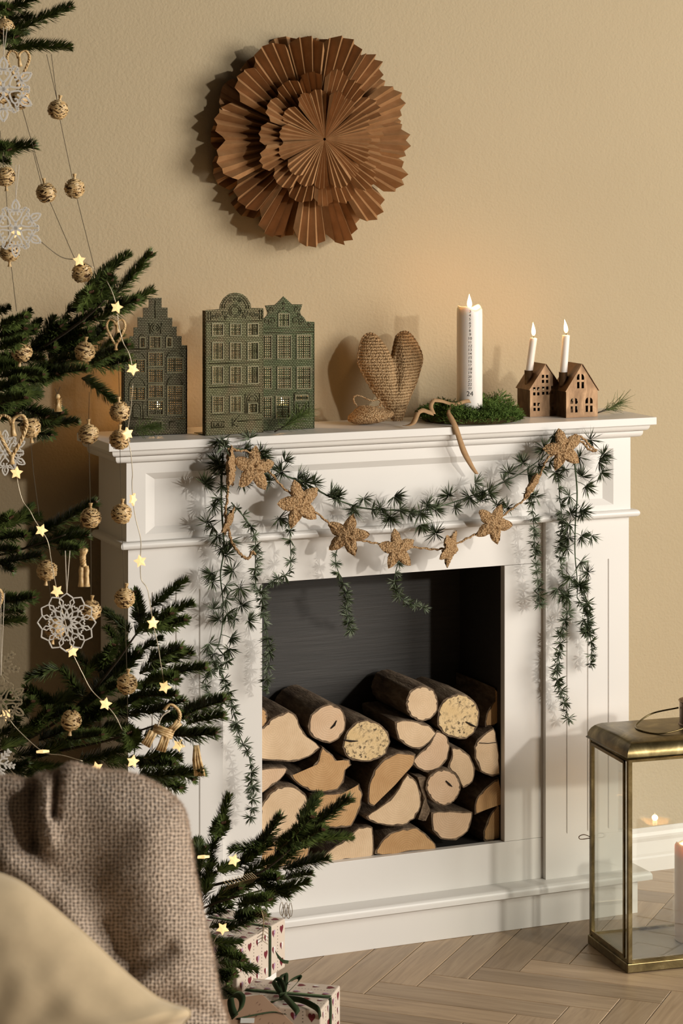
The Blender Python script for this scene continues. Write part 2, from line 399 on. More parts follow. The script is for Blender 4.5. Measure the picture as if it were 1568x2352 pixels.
# skirting board
b = MB(); prof = [(WALL, 0), (WALL - .013, 0), (WALL - .013, .030), (WALL - .0105, .034), (WALL - .0105, .040), (WALL - .009, .052), (WALL - .0075, .066), (WALL - .0095, .074), (WALL - .0095, .079), (WALL - .006, .086), (WALL - .006, .0925), (WALL - .003, .0965), (WALL, .0965)]
o = len(b.v)
for x in (-3.2, 3.6): b.v += [Vector((x, y, z)) for y, z in prof]
n = len(prof)
for i in range(n): b.f.append((i, (i + 1) % n, n + (i + 1) % n, n + i)); b.m.append(0)
b.f += [tuple(range(n)), tuple(range(n, 2 * n))]; b.m += [0, 0]
struct(b.build('baseboard_back', 'white'))

# ================================================================== mantelpiece
L = 1.21274
fp = thing('mantelpiece', 'white painted wooden mantelpiece with panelled frieze and black firebox', 'mantelpiece', (L / 2, -.09, 0))
b = MB(); b.box((0, -.2055, 1.034), (L, 0, 1.05)); b.build('shelf', 'white', fp, bevel=.0012)
def molding(name, ins, y0, z0, z1, round_top, round_bot, x0=None):
    """profiled moulding round front and both ends"""
    h = z1 - z0; pr = []
    rb = min(h, .0105)
    if round_top and round_bot:
        for k in range(9): a = -90 + 180 * k / 8; pr.append((-(h / 2) * math.cos(R(a)) + h / 2 * 1.0, z0 + h / 2 + h / 2 * math.sin(R(a))))
    elif round_bot:
        for k in range(7): a = R(90 * k / 6); pr.append((rb * (1 - math.sin(a)), z0 + rb * (1 - math.cos(a))))
        pr.append((0, z1))
    else:
        pr.append((0, z0))
        for k in range(7): a = R(90 * k / 6); pr.append((rb * (1 - math.cos(a)), z1 - rb + rb * math.sin(a)))
    b = MB(); k = len(pr)
    for ofs, z in pr:
        xa, xb, yf = ins + ofs, L - ins - ofs, y0 + ofs
        b.v += [Vector((xa, -.002, z)), Vector((xa, yf, z)), Vector((xb, yf, z)), Vector((xb, -.002, z))]
    for i in range(k - 1):
        for j in range(3): b.f.append((4 * i + j, 4 * i + j + 1, 4 * i + j + 5, 4 * i + j + 4)); b.m.append(0)
    b.f += [(0, 1, 2, 3), tuple(4 * (k - 1) + j for j in range(4))] + [tuple(4 * i for i in range(k)), tuple(4 * i + 3 for i in range(k)), ]; b.m += [0] * 4
    # back
    return b.build(name, 'white', fp, smooth=True, angle=35)
molding('cornice_moulding', .0105, -.195, 1.0205, 1.034, 0, 1)
molding('cornice_moulding', .021, -.1845, 1.0065, 1.0200, 0, 1)
molding('waist_moulding', .0305, -.189, .8389, .8545, 1, 1)
# frieze with recessed panel
fx0, fx1, fy = .046, L - .046, -.1745
b = MB()
px0, px1, pz0, pz1 = .085, 1.1255, .8662, .985; ix, iz, iy = .0215, .0132, -.166
out = [(fx0, .8545), (fx1, .8545), (fx1, 1.0065), (fx0, 1.0065)]; a1 = [(px0, pz0), (px1, pz0), (px1, pz1), (px0, pz1)]; a2 = [(px0 + ix, pz0 + iz), (px1 - ix, pz0 + iz), (px1 - ix, pz1 - iz), (px0 + ix, pz1 - iz)]
b.v += [Vector((x, fy, z)) for x, z in out] + [Vector((x, fy, z)) for x, z in a1] + [Vector((x, iy, z)) for x, z in a2] + [Vector((x, -.0, z)) for x, z in out]
for i in range(4):
    j = (i + 1) % 4; b.f += [(i, j, 4 + j, 4 + i), (4 + i, 4 + j, 8 + j, 8 + i), (i, j, 12 + j, 12 + i)]; b.m += [0] * 3
b.f += [(8, 9, 10, 11), (12, 13, 14, 15)]; b.m += [0, 0]
b.build('frieze', 'white', fp)
# pilasters with routed grooves
PYF = -.1715
def pilaster(x0, x1, side):
    b = MB(); gw = .0028; gd = .0035; zs = (.0915, .182, .752, .8389)
    w = (x1 - x0) / 4; xs = [x0]
    for k in (1, 2, 3): xs += [x0 + w * k - gw / 2, x0 + w * k, x0 + w * k + gw / 2]
    xs.append(x1); n = len(xs)
    for zi, z in enumerate(zs):
        for i, x in enumerate(xs): b.v.append(Vector((x, PYF, z)))
    mid = len(b.v)
    for z in (zs[1] + .003, zs[2] - .003):
        for k in (1, 2, 3): b.v.append(Vector((xs[3 * k - 1], PYF + gd, z)))
    for zi in range(3):
        for i in range(n - 1):
            if zi == 1 and i % 3 != 0:
                k = (i + 2) // 3; lo, hi = mid + k - 1, mid + 3 + k - 1; a0, a1_ = zi * n + i, (zi + 1) * n + i
                if i % 3 == 1: b.f += [(a0, lo, hi, a1_)]; b.m += [0]; b.f += [(a0, a0 + 1, lo), (a1_, hi, a1_ + 1)]; b.m += [0, 0]
                else: b.f += [(lo, a0 + 1, a1_ + 1, hi)]; b.m += [0]; b.f += [(a0, a0 + 1, lo), (a1_, hi, a1_ + 1)]; b.m += [0, 0]
            else: b.f.append((zi * n + i, zi * n + i + 1, (zi + 1) * n + i + 1, (zi + 1) * n + i)); b.m.append(0)
    # body behind
    b.box((x0, PYF + 0.0001, .0915), (x0 + .0001, 0, .8389)); b.box((x1 - .0001, PYF + .0001, .0915), (x1, 0, .8389))
    b.add([(x0, 0, .0915), (x1, 0, .0915), (x1, 0, .8389), (x0, 0, .8389)], [(0, 1, 2, 3)])
    return b.build('pilaster', 'white', fp, recalc=False)
pilaster(.0504, .2472, 0); pilaster(.9661, L - .0482, 1)
OX0, OX1, OZ0, OZ1, OY = .3358, .8769, .1764, .7512, -.1575
b = MB(); b.box((.2472, OY, OZ1), (.9661, OY + .018, .8389)); b.build('top_board', 'white', fp, bevel=.0006)
b = MB(); b.box((.2472, OY, OZ0 + .0006), (OX0, OY + .018, OZ1 - .0008)); b.build('side_board', 'white', fp, bevel=.0006)
b = MB(); b.box((OX1, OY, OZ0 + .0006), (.9661, OY + .018, OZ1 - .0008)); b.build('side_board', 'white', fp, bevel=.0006)
b = MB(); b.box((.2472, OY, .0915), (.9661, OY + .018, OZ0)); b.build('bottom_board', 'white', fp, bevel=.0006)
molding('base_ledge', .0095, -.2045, .0735, .0915, 1, 0)
b = MB(); b.box((.0331, -.183, 0), (L - .0331, 0, .0735)); b.build('plinth', 'white', fp, bevel=.001)
b = MB(); y0 = OY + .018; yb = .058
b.box((OX0 - .01, yb, OZ0 - .012), (OX1 + .01, yb + .006, OZ1 + .02)); b.build('firebox_back', 'black', fp)
for x in (OX0 - .012, OX1 + .002): b = MB(); b.box((x, y0, OZ0 - .012), (x + .010, yb, OZ1 + .02)); b.build('firebox_side', 'black', fp)
b = MB(); b.box((OX0 - .002, y0, OZ0 - .012), (OX1 + .002, yb, OZ0 - .004)); b.build('firebox_floor', 'black', fp)
b = MB(); b.box((OX0 - .002, y0, OZ1 + .012), (OX1 + .002, yb, OZ1 + .02)); b.build('firebox_top', 'black', fp)

# ================================================================== firewood, outlines in crop pixels (scale 2.613, offset 580,1520)
def ell(cx, cy, rx, ry, n=16, j=.04): return [(cx + rx * (1 + random.uniform(-j, j)) * math.cos(2 * math.pi * k / n), cy + ry * (1 + random.uniform(-j, j)) * math.sin(2 * math.pi * k / n)) for k in range(n)]
LOGS = [
 ([(15, 420), (60, 398), (100, 350), (150, 320), (215, 295), (260, 320), (285, 390), (330, 450), (405, 515), (340, 570), (250, 600), (150, 595), (15, 585)], (120, 420), 'log_pale', 0, 'big pale split log with fan-shaped face at the left of the top row'),
 (ell(40, 335, 52, 68), (45, 335), 'log_tan', .01, 'sliver of a log peeking out behind the left firebox edge'),
 ([(330, 385), (350, 320), (400, 270), (470, 252), (530, 280), (560, 340), (555, 410), (520, 460), (460, 490), (390, 470), (345, 440)], (455, 375), 'log_pink', 0, 'smooth round pinkish log with a small dark crack, top left'),
 ([(550, 460), (570, 410), (620, 360), (690, 348), (760, 370), (810, 420), (825, 480), (800, 550), (750, 585), (680, 600), (600, 590), (555, 560), (540, 510)], (680, 475), 'log_rough', .004, 'rough yellow round log with black specks, left of the middle'),
 ([(225, 680), (330, 660), (390, 590), (420, 510), (480, 560), (520, 610), (545, 585), (580, 590), (590, 620), (560, 650), (545, 720), (510, 770), (430, 785), (340, 775), (270, 735)], (420, 600), 'log_tan', .008, 'brown split log with a knobbly hooked edge'),
 ([(15, 645), (200, 632), (205, 660), (150, 720), (60, 785), (15, 800)], (60, 700), 'log_pink', .012, 'small split piece squeezed against the left firebox edge'),
 ([(30, 900), (65, 840), (100, 790), (150, 755), (210, 742), (270, 755), (320, 800), (345, 860), (350, 940), (320, 1030), (240, 1060), (90, 1060), (30, 1000)], (190, 890), 'log_pale', 0, 'large pale round log low at the left, behind the fir sprig'),
 ([(362, 805), (480, 792), (580, 772), (640, 732), (657, 800), (642, 890), (590, 985), (500, 1000), (430, 990), (362, 950)], (440, 840), 'log_tan', .004, 'tan quarter log with thick bark rim behind the fir sprig'),
 ([(690, 850), (695, 740), (730, 650), (790, 580), (870, 545), (980, 555), (960, 620), (900, 690), (820, 760), (728, 868)], (850, 740), 'log_tan', -.004, 'tan half log with a dark stained rim in the middle'),
 ([(680, 930), (760, 876), (850, 795), (930, 674), (980, 710), (1010, 790), (1010, 870), (970, 940), (900, 985), (800, 985), (710, 960)], (880, 830), 'log_pale', -.010, 'large pale half log in the centre of the stack'),
 ([(855, 360), (950, 350), (1060, 380), (1103, 430), (1060, 486), (1000, 528), (930, 510), (870, 460)], (980, 380), 'log_pale', -.004, 'pale half-moon log with a shaggy split top edge'),
 ([(1104, 408), (1160, 440), (1185, 500), (1170, 580), (1120, 640), (1050, 663), (985, 640), (957, 600), (1005, 540), (1064, 492)], (1060, 540), 'log_pink', .002, 'pinkish round log with fine rings half covered by the half-moon log'),
 (ell(1015, 250, 98, 108), (1020, 250), 'log_pale', 0, 'round log lying topmost of the stack'),
 (ell(1235, 330, 130, 136), (1270, 330), 'log_rough', -.002, 'rough yellow round log with black specks, top right'),
 ([(1395, 390), (1400, 320), (1430, 260), (1470, 210), (1500, 170), (1560, 150), (1570, 340), (1450, 382)], (1560, 300), 'log_tan', .02, 'dark-barked log in the right top corner of the firebox'),
 ([(1350, 462), (1445, 395), (1465, 480), (1480, 560), (1503, 660), (1440, 690), (1370, 660), (1335, 580), (1330, 510)], (1410, 560), 'log_pale', -.002, 'pale curved half log with a crosswise crack at the right edge'),
 ([(1168, 632), (1197, 560), (1192, 517), (1240, 517), (1300, 560), (1333, 640), (1320, 720), (1265, 758), (1232, 700)], (1230, 640), 'log_pale', .002, 'pale wedge log above the small cracked round one'),
 (ell(1145, 752, 106, 108), (1140, 740), 'log_pink', -.012, 'small round log with a dark hooked crack right of the centre'),
 ([(990, 695), (1038, 690), (1030, 740), (1050, 850), (1064, 890), (1040, 955), (992, 948), (1018, 880), (1020, 800)], (1030, 820), 'bark', .0, 'narrow pale-barked branch jammed between two logs'),
 ([(1330, 920), (1340, 830), (1380, 770), (1450, 712), (1505, 692), (1560, 700), (1560, 828), (1450, 858)], (1500, 850), 'log_tan', .006, 'tan wedge log with wide rings at the right edge'),
 ([(1390, 1085), (1385, 1020), (1410, 940), (1460, 872), (1560, 834), (1560, 1088)], (1560, 1000), 'log_tan', .01, 'tan split log in the bottom right corner'),
 ([(1070, 905), (1180, 895), (1315, 900), (1315, 950), (1290, 1020), (1220, 1070), (1130, 1065), (1080, 1010)], (1190, 910), 'log_pink', 0, 'half-round log with flat top in the bottom row'),
 ([(735, 1155), (760, 1090), (820, 1030), (900, 1000), (990, 995), (1060, 1050), (1105, 1120), (960, 1135), (850, 1160)], (920, 1130), 'log_tan', -.004, 'tan half-moon log lying flat in the bottom row'),
 ([(400, 1195), (460, 1130), (560, 1060), (640, 995), (720, 992), (727, 1165), (640, 1182), (500, 1198)], (500, 1150), 'log_pale', 0, 'pale splintered split log in the bottom row beside the fir sprig'),
 ([(30, 1240), (30, 1090), (200, 1066), (345, 1090), (332, 1160), (230, 1236), (140, 1246)], (180, 1150), 'log_tan', .002, 'log at the bottom left hidden by fir needles'),
]
def smooth_outline(pts, n=3, jit=.006):
    k = len(pts); out = []
    for i in range(k):
        p0, p1, p2, p3 = [Vector((*pts[(i + d) % k], 0)) for d in (-1, 0, 1, 2)]
        for q in range(n):
            t = q / n; c = .5 * (2 * p1 + (p2 - p0) * t * .6 + ((2 * p0 - 5 * p1 + 4 * p2 - p3) * .6 + (p2 - p1) * 0 ) * 0)
            a = p1.lerp(p2, t); m = (p2 - p0) * .16; m2 = (p3 - p1) * .16; hh = t * (1 - t)
            c = a + m * (hh * (1 - t)) - m2 * (hh * t)
            out.append((c.x + random.uniform(-2.5, 2.5), c.y + random.uniform(-2.5, 2.5)))
    return out
for outl, pith, mat, dy, lab in LOGS:
    yf = -.138 + dy + random.uniform(-.003, .003)
    pts = smooth_outline(outl); fr = [PY(580 + x / 2.613, 1520 + y / 2.613, yf) for x, y in pts]
    ce = sum(fr, Vector()) / len(fr); pi = PY(580 + pith[0] / 2.613, 1520 + pith[1] / 2.613, yf)
    ln = random.uniform(.165, .185); tilt = Vector((random.uniform(-.04, .02), 1, random.uniform(-.01, .02)))
    fr = [Vector((min(max(p.x, OX0 + .002), OX1 - .002), p.y, max(p.z, OZ0 - .0035))) for p in fr] if mat else fr
    root = thing('firewood_log', lab, 'log', Vector((ce.x, yf + ln / 2, min(p.z for p in fr))), 'firewood stacked in the firebox')
    n = len(fr); b = MB(); rim = .0032
    rings = [(0, 1.0), (.012, 1.02), (ln * .5, 1.03), (ln, 1.0)]
    for dpt, s in rings:
        for p in fr:
            q = ce + (p - ce) * s + tilt * dpt; nz = noise.noise(q * 70) * .003 if dpt else 0
            q = q + (p - ce).normalized() * nz; q.x = min(max(q.x, OX0 + .001), OX1 - .001); q.z = max(q.z, OZ0 - .0038); b.v.append(q)
    for r_ in range(len(rings) - 1):
        for i in range(n): b.f.append((r_ * n + i, r_ * n + (i + 1) % n, (r_ + 1) * n + (i + 1) % n, (r_ + 1) * n + i)); b.m.append(0)
    b.f.append(tuple(3 * n + i for i in range(n))); b.m.append(0)
    # bark rim ring on the cut end
    inn = [p + (ce - p).normalized() * rim * (1 if i % 5 else 1.6) for i, p in enumerate(fr)]
    o = len(b.v); b.v += inn
    for i in range(n): b.f.append((i, (i + 1) % n, o + (i + 1) % n, o + i)); b.m.append(0)
    b.build('bark', 'bark', root, smooth=True, angle=50)
    # sawn face, slightly domed, origin at the pith so the rings run round it
    b = MB(); ne = [p + Vector((0, -.0012, 0)) for p in inn]; mid = [pi + (p - pi) * .5 + Vector((0, -.0016, 0)) for p in inn]
    b.v += inn + ne + mid + [pi + Vector((0, -.002, 0))]
    for i in range(n):
        j = (i + 1) % n; b.f += [(i, j, n + j, n + i), (n + i, n + j, 2 * n + j, 2 * n + i), (2 * n + i, 2 * n + j, 3 * n)]; b.m += [0] * 3
    fo = b.build('sawn_face', mat if mat != 'bark' else 'bark', root, loc=pi)
    # cracks
    if 'crack' in lab or 'rough' in lab:
        a = random.uniform(0, 6.28) if 'rough' not in lab else (3.25 if 'left' in lab else .35)
        rad = (fr[0] - ce).length
        if 'crosswise' in lab: p0 = PY(580 + 1360 / 2.613, 1520 + 487 / 2.613, yf - .003); p1 = PY(580 + 1462 / 2.613, 1520 + 484 / 2.613, yf - .003)
        elif 'pinkish' in lab: p0 = PY(580 + 470 / 2.613, 1520 + 400 / 2.613, yf - .003); p1 = PY(580 + 505 / 2.613, 1520 + 352 / 2.613, yf - .003)
        elif 'hooked' in lab: p0 = PY(580 + 1160 / 2.613, 1520 + 715 / 2.613, yf - .003); p1 = PY(580 + 1198 / 2.613, 1520 + 750 / 2.613, yf - .003)
        elif 'left of' in lab: p0 = PY(580 + 545 / 2.613, 1520 + 468 / 2.613, yf - .003); p1 = PY(580 + 632 / 2.613, 1520 + 476 / 2.613, yf - .003)
        else: p0 = PY(580 + 1280 / 2.613, 1520 + 360 / 2.613, yf - .003); p1 = PY(580 + 1345 / 2.613, 1520 + 392 / 2.613, yf - .003)
        b = MB(); m_ = p0.lerp(p1, .5) + Vector((.001, 0, -.0015)); b.tube([p0, m_, p1], [.0012, .0022, .0006] if 'crosswise' not in lab else .0008, 5); b.build('crack', 'log_crack', fo)

# ================================================================== lantern
LA = R(-6); LC = Vector((.961, -.5215, 0)); lx = Vector((math.cos(LA), math.sin(LA), 0)); ly = Vector((-math.sin(LA), math.cos(LA), 0)); LW, LD = .372, .200
def lp_(u, v, z): return LC + lx * u + ly * v + Vector((0, 0, z))
lan = thing('lantern', 'antique brass lantern with glass panes, rounded lid and wire handle', 'lantern', lp_(LW / 2, LD / 2, 0))
def lbox(b, u0, u1, v0, v1, z0, z1): b.obox(lp_((u0 + u1) / 2, (v0 + v1) / 2, (z0 + z1) / 2), lx * (u1 - u0) / 2, ly * (v1 - v0) / 2, Vector((0, 0, (z1 - z0) / 2)))
b = MB(); lbox(b, 0, LW, 0, LD, .001, .019); b.build('base', 'brass', lan, bevel=.0015)
i0, zt = .007, .420
b = MB(); lbox(b, i0, LW - i0, i0, LD - i0, .0192, .0205); b.build('floor_plate', 'tin', lan)
for (u, v) in ((i0, i0), (LW - i0, i0), (i0, LD - i0), (LW - i0, LD - i0)):
    b = MB(); lbox(b, u - .0045, u + .0045, v - .0045, v + .0045, .019, zt); b.build('post', 'brass', lan, bevel=.0008)
for v in (i0, LD - i0):
    for z in (.022, zt - .004): b = MB(); lbox(b, i0, LW - i0, v - .003, v + .003, z - .003, z + .003); b.build('rail', 'brass', lan)
for u in (i0, LW - i0):
    for z in (.022, zt - .004): b = MB(); lbox(b, u - .003, u + .003, i0, LD - i0, z - .003, z + .003); b.build('rail', 'brass', lan)
# inner door frame on the left side
b = MB(); uu = -.001
for v in (i0 + .012, LD - i0 - .012): lbox(b, uu, uu + .004, v - .003, v + .003, .028, zt - .006)
for z in (.030, zt - .009): lbox(b, uu, uu + .004, i0 + .009, LD - i0 - .009, z - .003, z + .003)
door = b.build('door_frame', 'brass', lan)
b = MB(); hp = lp_(.004, LD - .006, .218); b.tube(spline([hp, hp + lx * -.014 + Vector((0, 0, .006)), hp + lx * -.024 + Vector((0, 0, .004)), hp + lx * -.0255, hp + lx * -.020 + Vector((0, 0, -.003)), hp + Vector((0, 0, -.002))], 5), .0009, 6); b.build('door_latch', 'dark_brass', door, smooth=True)
for v in (i0, LD - i0): b = MB(); lbox(b, i0 + .003, LW - i0 - .003, v - .0008, v + .0008, .024, zt - .006); b.build('glass_pane', 'glass', lan)
for u in (i0, LW - i0): b = MB(); lbox(b, u - .0008, u + .0008, i0 + .003, LD - i0 - .003, .024, zt - .006); b.build('glass_pane', 'glass', lan)
# pillow lid
b = MB(); prof = []
for k in range(9): a = R(90 * k / 8); prof.append((.034 * (1 - math.sin(a)) * 1.0, .423 + .030 * (1 - math.cos(a))))
prof = [(0 - .003, .4205)] + [(.036 * (1 - math.cos(R(90 * k / 8))), .423 + .031 * math.sin(R(90 * k / 8))) for k in range(9)]
for ins, z in prof:
    for (u, v) in ((ins, ins), (LW - ins, ins), (LW - ins, LD - ins), (ins, LD - ins)): b.v.append(lp_(u, v, z))
k = len(prof)
for i in range(k - 1):
    for j in range(4): b.f.append((4 * i + j, 4 * i + (j + 1) % 4, 4 * i + 4 + (j + 1) % 4, 4 * i + 4 + j)); b.m.append(0)
b.f.append(tuple(4 * (k - 1) + j for j in range(4))); b.m.append(0)
b.build('lid', 'brass', lan, smooth=True, angle=40, solid=.0015)
cc = lp_(.200, LD / 2, 0)
b = MB(); b.lathe([(.041, .4545), (.041, .456), (.0385, .458), (.0385, .500), (.0405, .502), (.0405, .503), (.037, .502), (.037, .470), (.001, .469)], 32, cc); b.build('chimney', 'dark_brass', lan, smooth=True, angle=40)
b = MB(); c0 = cc + Vector((0, 0, .488))
pts = [cc + lx * (-.039) * math.cos(0) + ly * .012 + Vector((0, 0, .488)), cc + lx * -.085 + ly * .040 + Vector((0, 0, .473)), cc + lx * -.128 + ly * .02 + Vector((0, 0, .458)), cc + lx * -.138 + ly * -.02 + Vector((0, 0, .4565)), cc + lx * -.115 + ly * -.06 + Vector((0, 0, .4565)), cc + lx * -.07 + ly * -.062 + Vector((0, 0, .462)), cc + lx * -.02 + ly * -.05 + Vector((0, 0, .474)), cc + lx * .01 + ly * -.0395 + Vector((0, 0, .486))]
b.tube(spline(pts, 7), .0017, 7); b.build('handle', 'brass', lan, smooth=True)

def flame(root, base, h=.026, r=.0052, lean=(0, 0), power=.25, wick=.008, light=True):
    """wick and teardrop flame standing on base"""
    base = Vector(base); b = MB(); b.tube([base + Vector((0, 0, -.002)), base + Vector((.0003, 0, wick * .6)), base + Vector((lean[0] * .3, 0, wick))], .0007, 6); b.build('wick', 'wick', root)
    b = MB(); pr = [(0, .06), (.06, .55), (.18, .92), (.30, 1.0), (.45, .88), (.62, .60), (.78, .34), (.92, .12), (1, .01)]
    n = 14; c = base + Vector((0, 0, wick * .45))
    for t_, rr in pr:
        for j in range(n): a = 2 * math.pi * j / n; b.v.append(c + Vector((rr * r * math.cos(a) + lean[0] * t_ * t_, rr * r * math.sin(a) + lean[1] * t_ * t_, h * t_)))
    for i in range(len(pr) - 1):
        for j in range(n): b.f.append((i * n + j, i * n + (j + 1) % n, (i + 1) * n + (j + 1) % n, (i + 1) * n + j)); b.m.append(0)
    b.f += [tuple(range(n)), tuple((len(pr) - 1) * n + j for j in range(n))]; b.m += [0, 0]
    f = b.build('flame', 'flame', root, smooth=True, loc=c)
    if light:
        l = bpy.data.lights.new('flame_light', 'POINT'); l.energy = power; l.color = (1, .52, .18); l.shadow_soft_size = .006
        o = bpy.data.objects.new('flame_light', l); COL.objects.link(o); o.parent = root; o.location = c + Vector((lean[0] * .3, 0, h * .62)) - wloc(root)
def pillar(name, label, base, r, h, mat, group=None, dip=.014, rimbulge=.0, lean=(0, 0), power=.3):
    base = Vector(base); root = thing(name, label, 'candle', base, group); b = MB()
    n = 48; prof = [(r * .97, 0), (r, .002), (r, h * .5), (r, h * .93), (r * .985, h * .975), (r * .90, h), (r * .72, h - .004), (r * .5, h - dip), (r * .1, h - dip * 1.1)]
    for rr, z in prof:
        for j in range(n):
            a = 2 * math.pi * j / n; wv = (.0035 * math.sin(2 * a + 1.2) + .0015 * math.sin(5 * a)) * (z / h) ** 8 * (1 if rr > r * .6 else .3)
            b.v.append(base + Vector((rr * math.cos(a), rr * math.sin(a), z + wv)))
    for i in range(len(prof) - 1):
        for j in range(n): b.f.append((i * n + j, i * n + (j + 1) % n, (i + 1) * n + (j + 1) % n, (i + 1) * n + j)); b.m.append(0)
    b.f += [tuple(range(n)), tuple((len(prof) - 1) * n + j for j in range(n))]; b.m += [0, 0]
    b.build('wax_body', mat, root, smooth=True)
    flame(root, base + Vector((0, 0, h - dip)), .030, .0052, lean, power, .012)
    return root
pillar('pillar_candle', 'thick cream pillar candle burning inside the brass lantern', lp_(.188, LD / 2, .0206), .0375, .195, 'wax_cream', dip=.02, power=.3)

# ================================================================== paper flower on the wall
def fan_petal(b, c, a0, da, r0, R_, npl, amp, lift, scal, seed):
    """pleated paper sector round -Y axis, centre c, angles in the wall plane (x right, z up); lift = forward offset at the tip"""
    rnd = random.Random(seed); n = npl * 2; rows = 6; o = len(b.v); tw = rnd.uniform(-.022, .022)
    for i in range(n + 1):
        s = i / n * 2 - 1; a = a0 + da * s * .5 * (1 + .02 * rnd.uniform(-1, 1)); Rr = R_ * (1 - scal * abs(s) ** 2.4) * (1 + .008 * rnd.uniform(-1, 1))
        if i % 2: Rr *= 1.012
        for k in range(rows + 1):
            t = k / rows; r = r0 + (Rr - r0) * t
            z = (amp if i % 2 else -amp) * (r / R_) ** 1.0
            y = -lift * (t ** 1.5) - z - tw * s * t * (R_ / .2)
            b.v.append(c + Vector((r * math.cos(a), y, r * math.sin(a))))
    for i in range(n):
        for k in range(rows): q = o + i * (rows + 1) + k; b.f.append((q, q + 1, q + rows + 2, q + rows + 1)); b.m.append(0)
fc = PY(719, 320, .035)
fl = thing('paper_flower', 'large brown kraft paper flower of pleated petals hanging on the beige wall', 'paper flower', (fc.x, WALL - .002, fc.z))
def layer(nm, n, R_, y, npl, amp, lift, scal, rot, seed, over=1.06, r0=.012):
    for k in range(n):
        rnd = random.Random(seed + k); b = MB(); a = 2 * math.pi * k / n + rot + rnd.uniform(-.03, .03)
        fan_petal(b, Vector((fc.x, y, fc.z)), a, 2 * math.pi / n * over, r0, R_ * (1 + rnd.uniform(-.035, .035)), npl, amp * rnd.uniform(.75, 1.25), lift + rnd.uniform(-.012, .012), scal, seed * 31 + k)
        b.build(nm, 'kraft', fl, recalc=False)
layer('back_petal', 15, .215, .072, 4, .006, .004, .10, .15, 100)
layer('outer_petal', 15, .220, .030, 4, .0120, .010, .13, .02, 200)
layer('middle_petal', 15, .142, -.006, 4, .0085, .008, .12, .12, 300)
layer('inner_petal', 15, .104, -.026, 4, .0050, .002, .12, .05, 400, r0=.003)
b = MB(); b.lathe([(.002, 0), (.004, .001), (.004, .002), (.001, .0025)], 10, (0, 0, 0))
b = MB(); b.box((fc.x - .02, .0, fc.z - .02), (fc.x + .02, WALL - .001, fc.z + .02)); b.build('paper_core', 'kraft', fl)
pp = PY(707, 85, WALL - .006); b = MB(); b.tube([pp + Vector((0, .006, 0)), pp], .0012, 8); hd = MB(); b.lathe([(.0008, -.0022), (.0026, -.001), (.0026, .001), (.0008, .0022)], 10, pp)
tag(b.build('wall_pin', 'brass', smooth=True), 'tiny brass pin in the wall above the paper flower', 'pin')

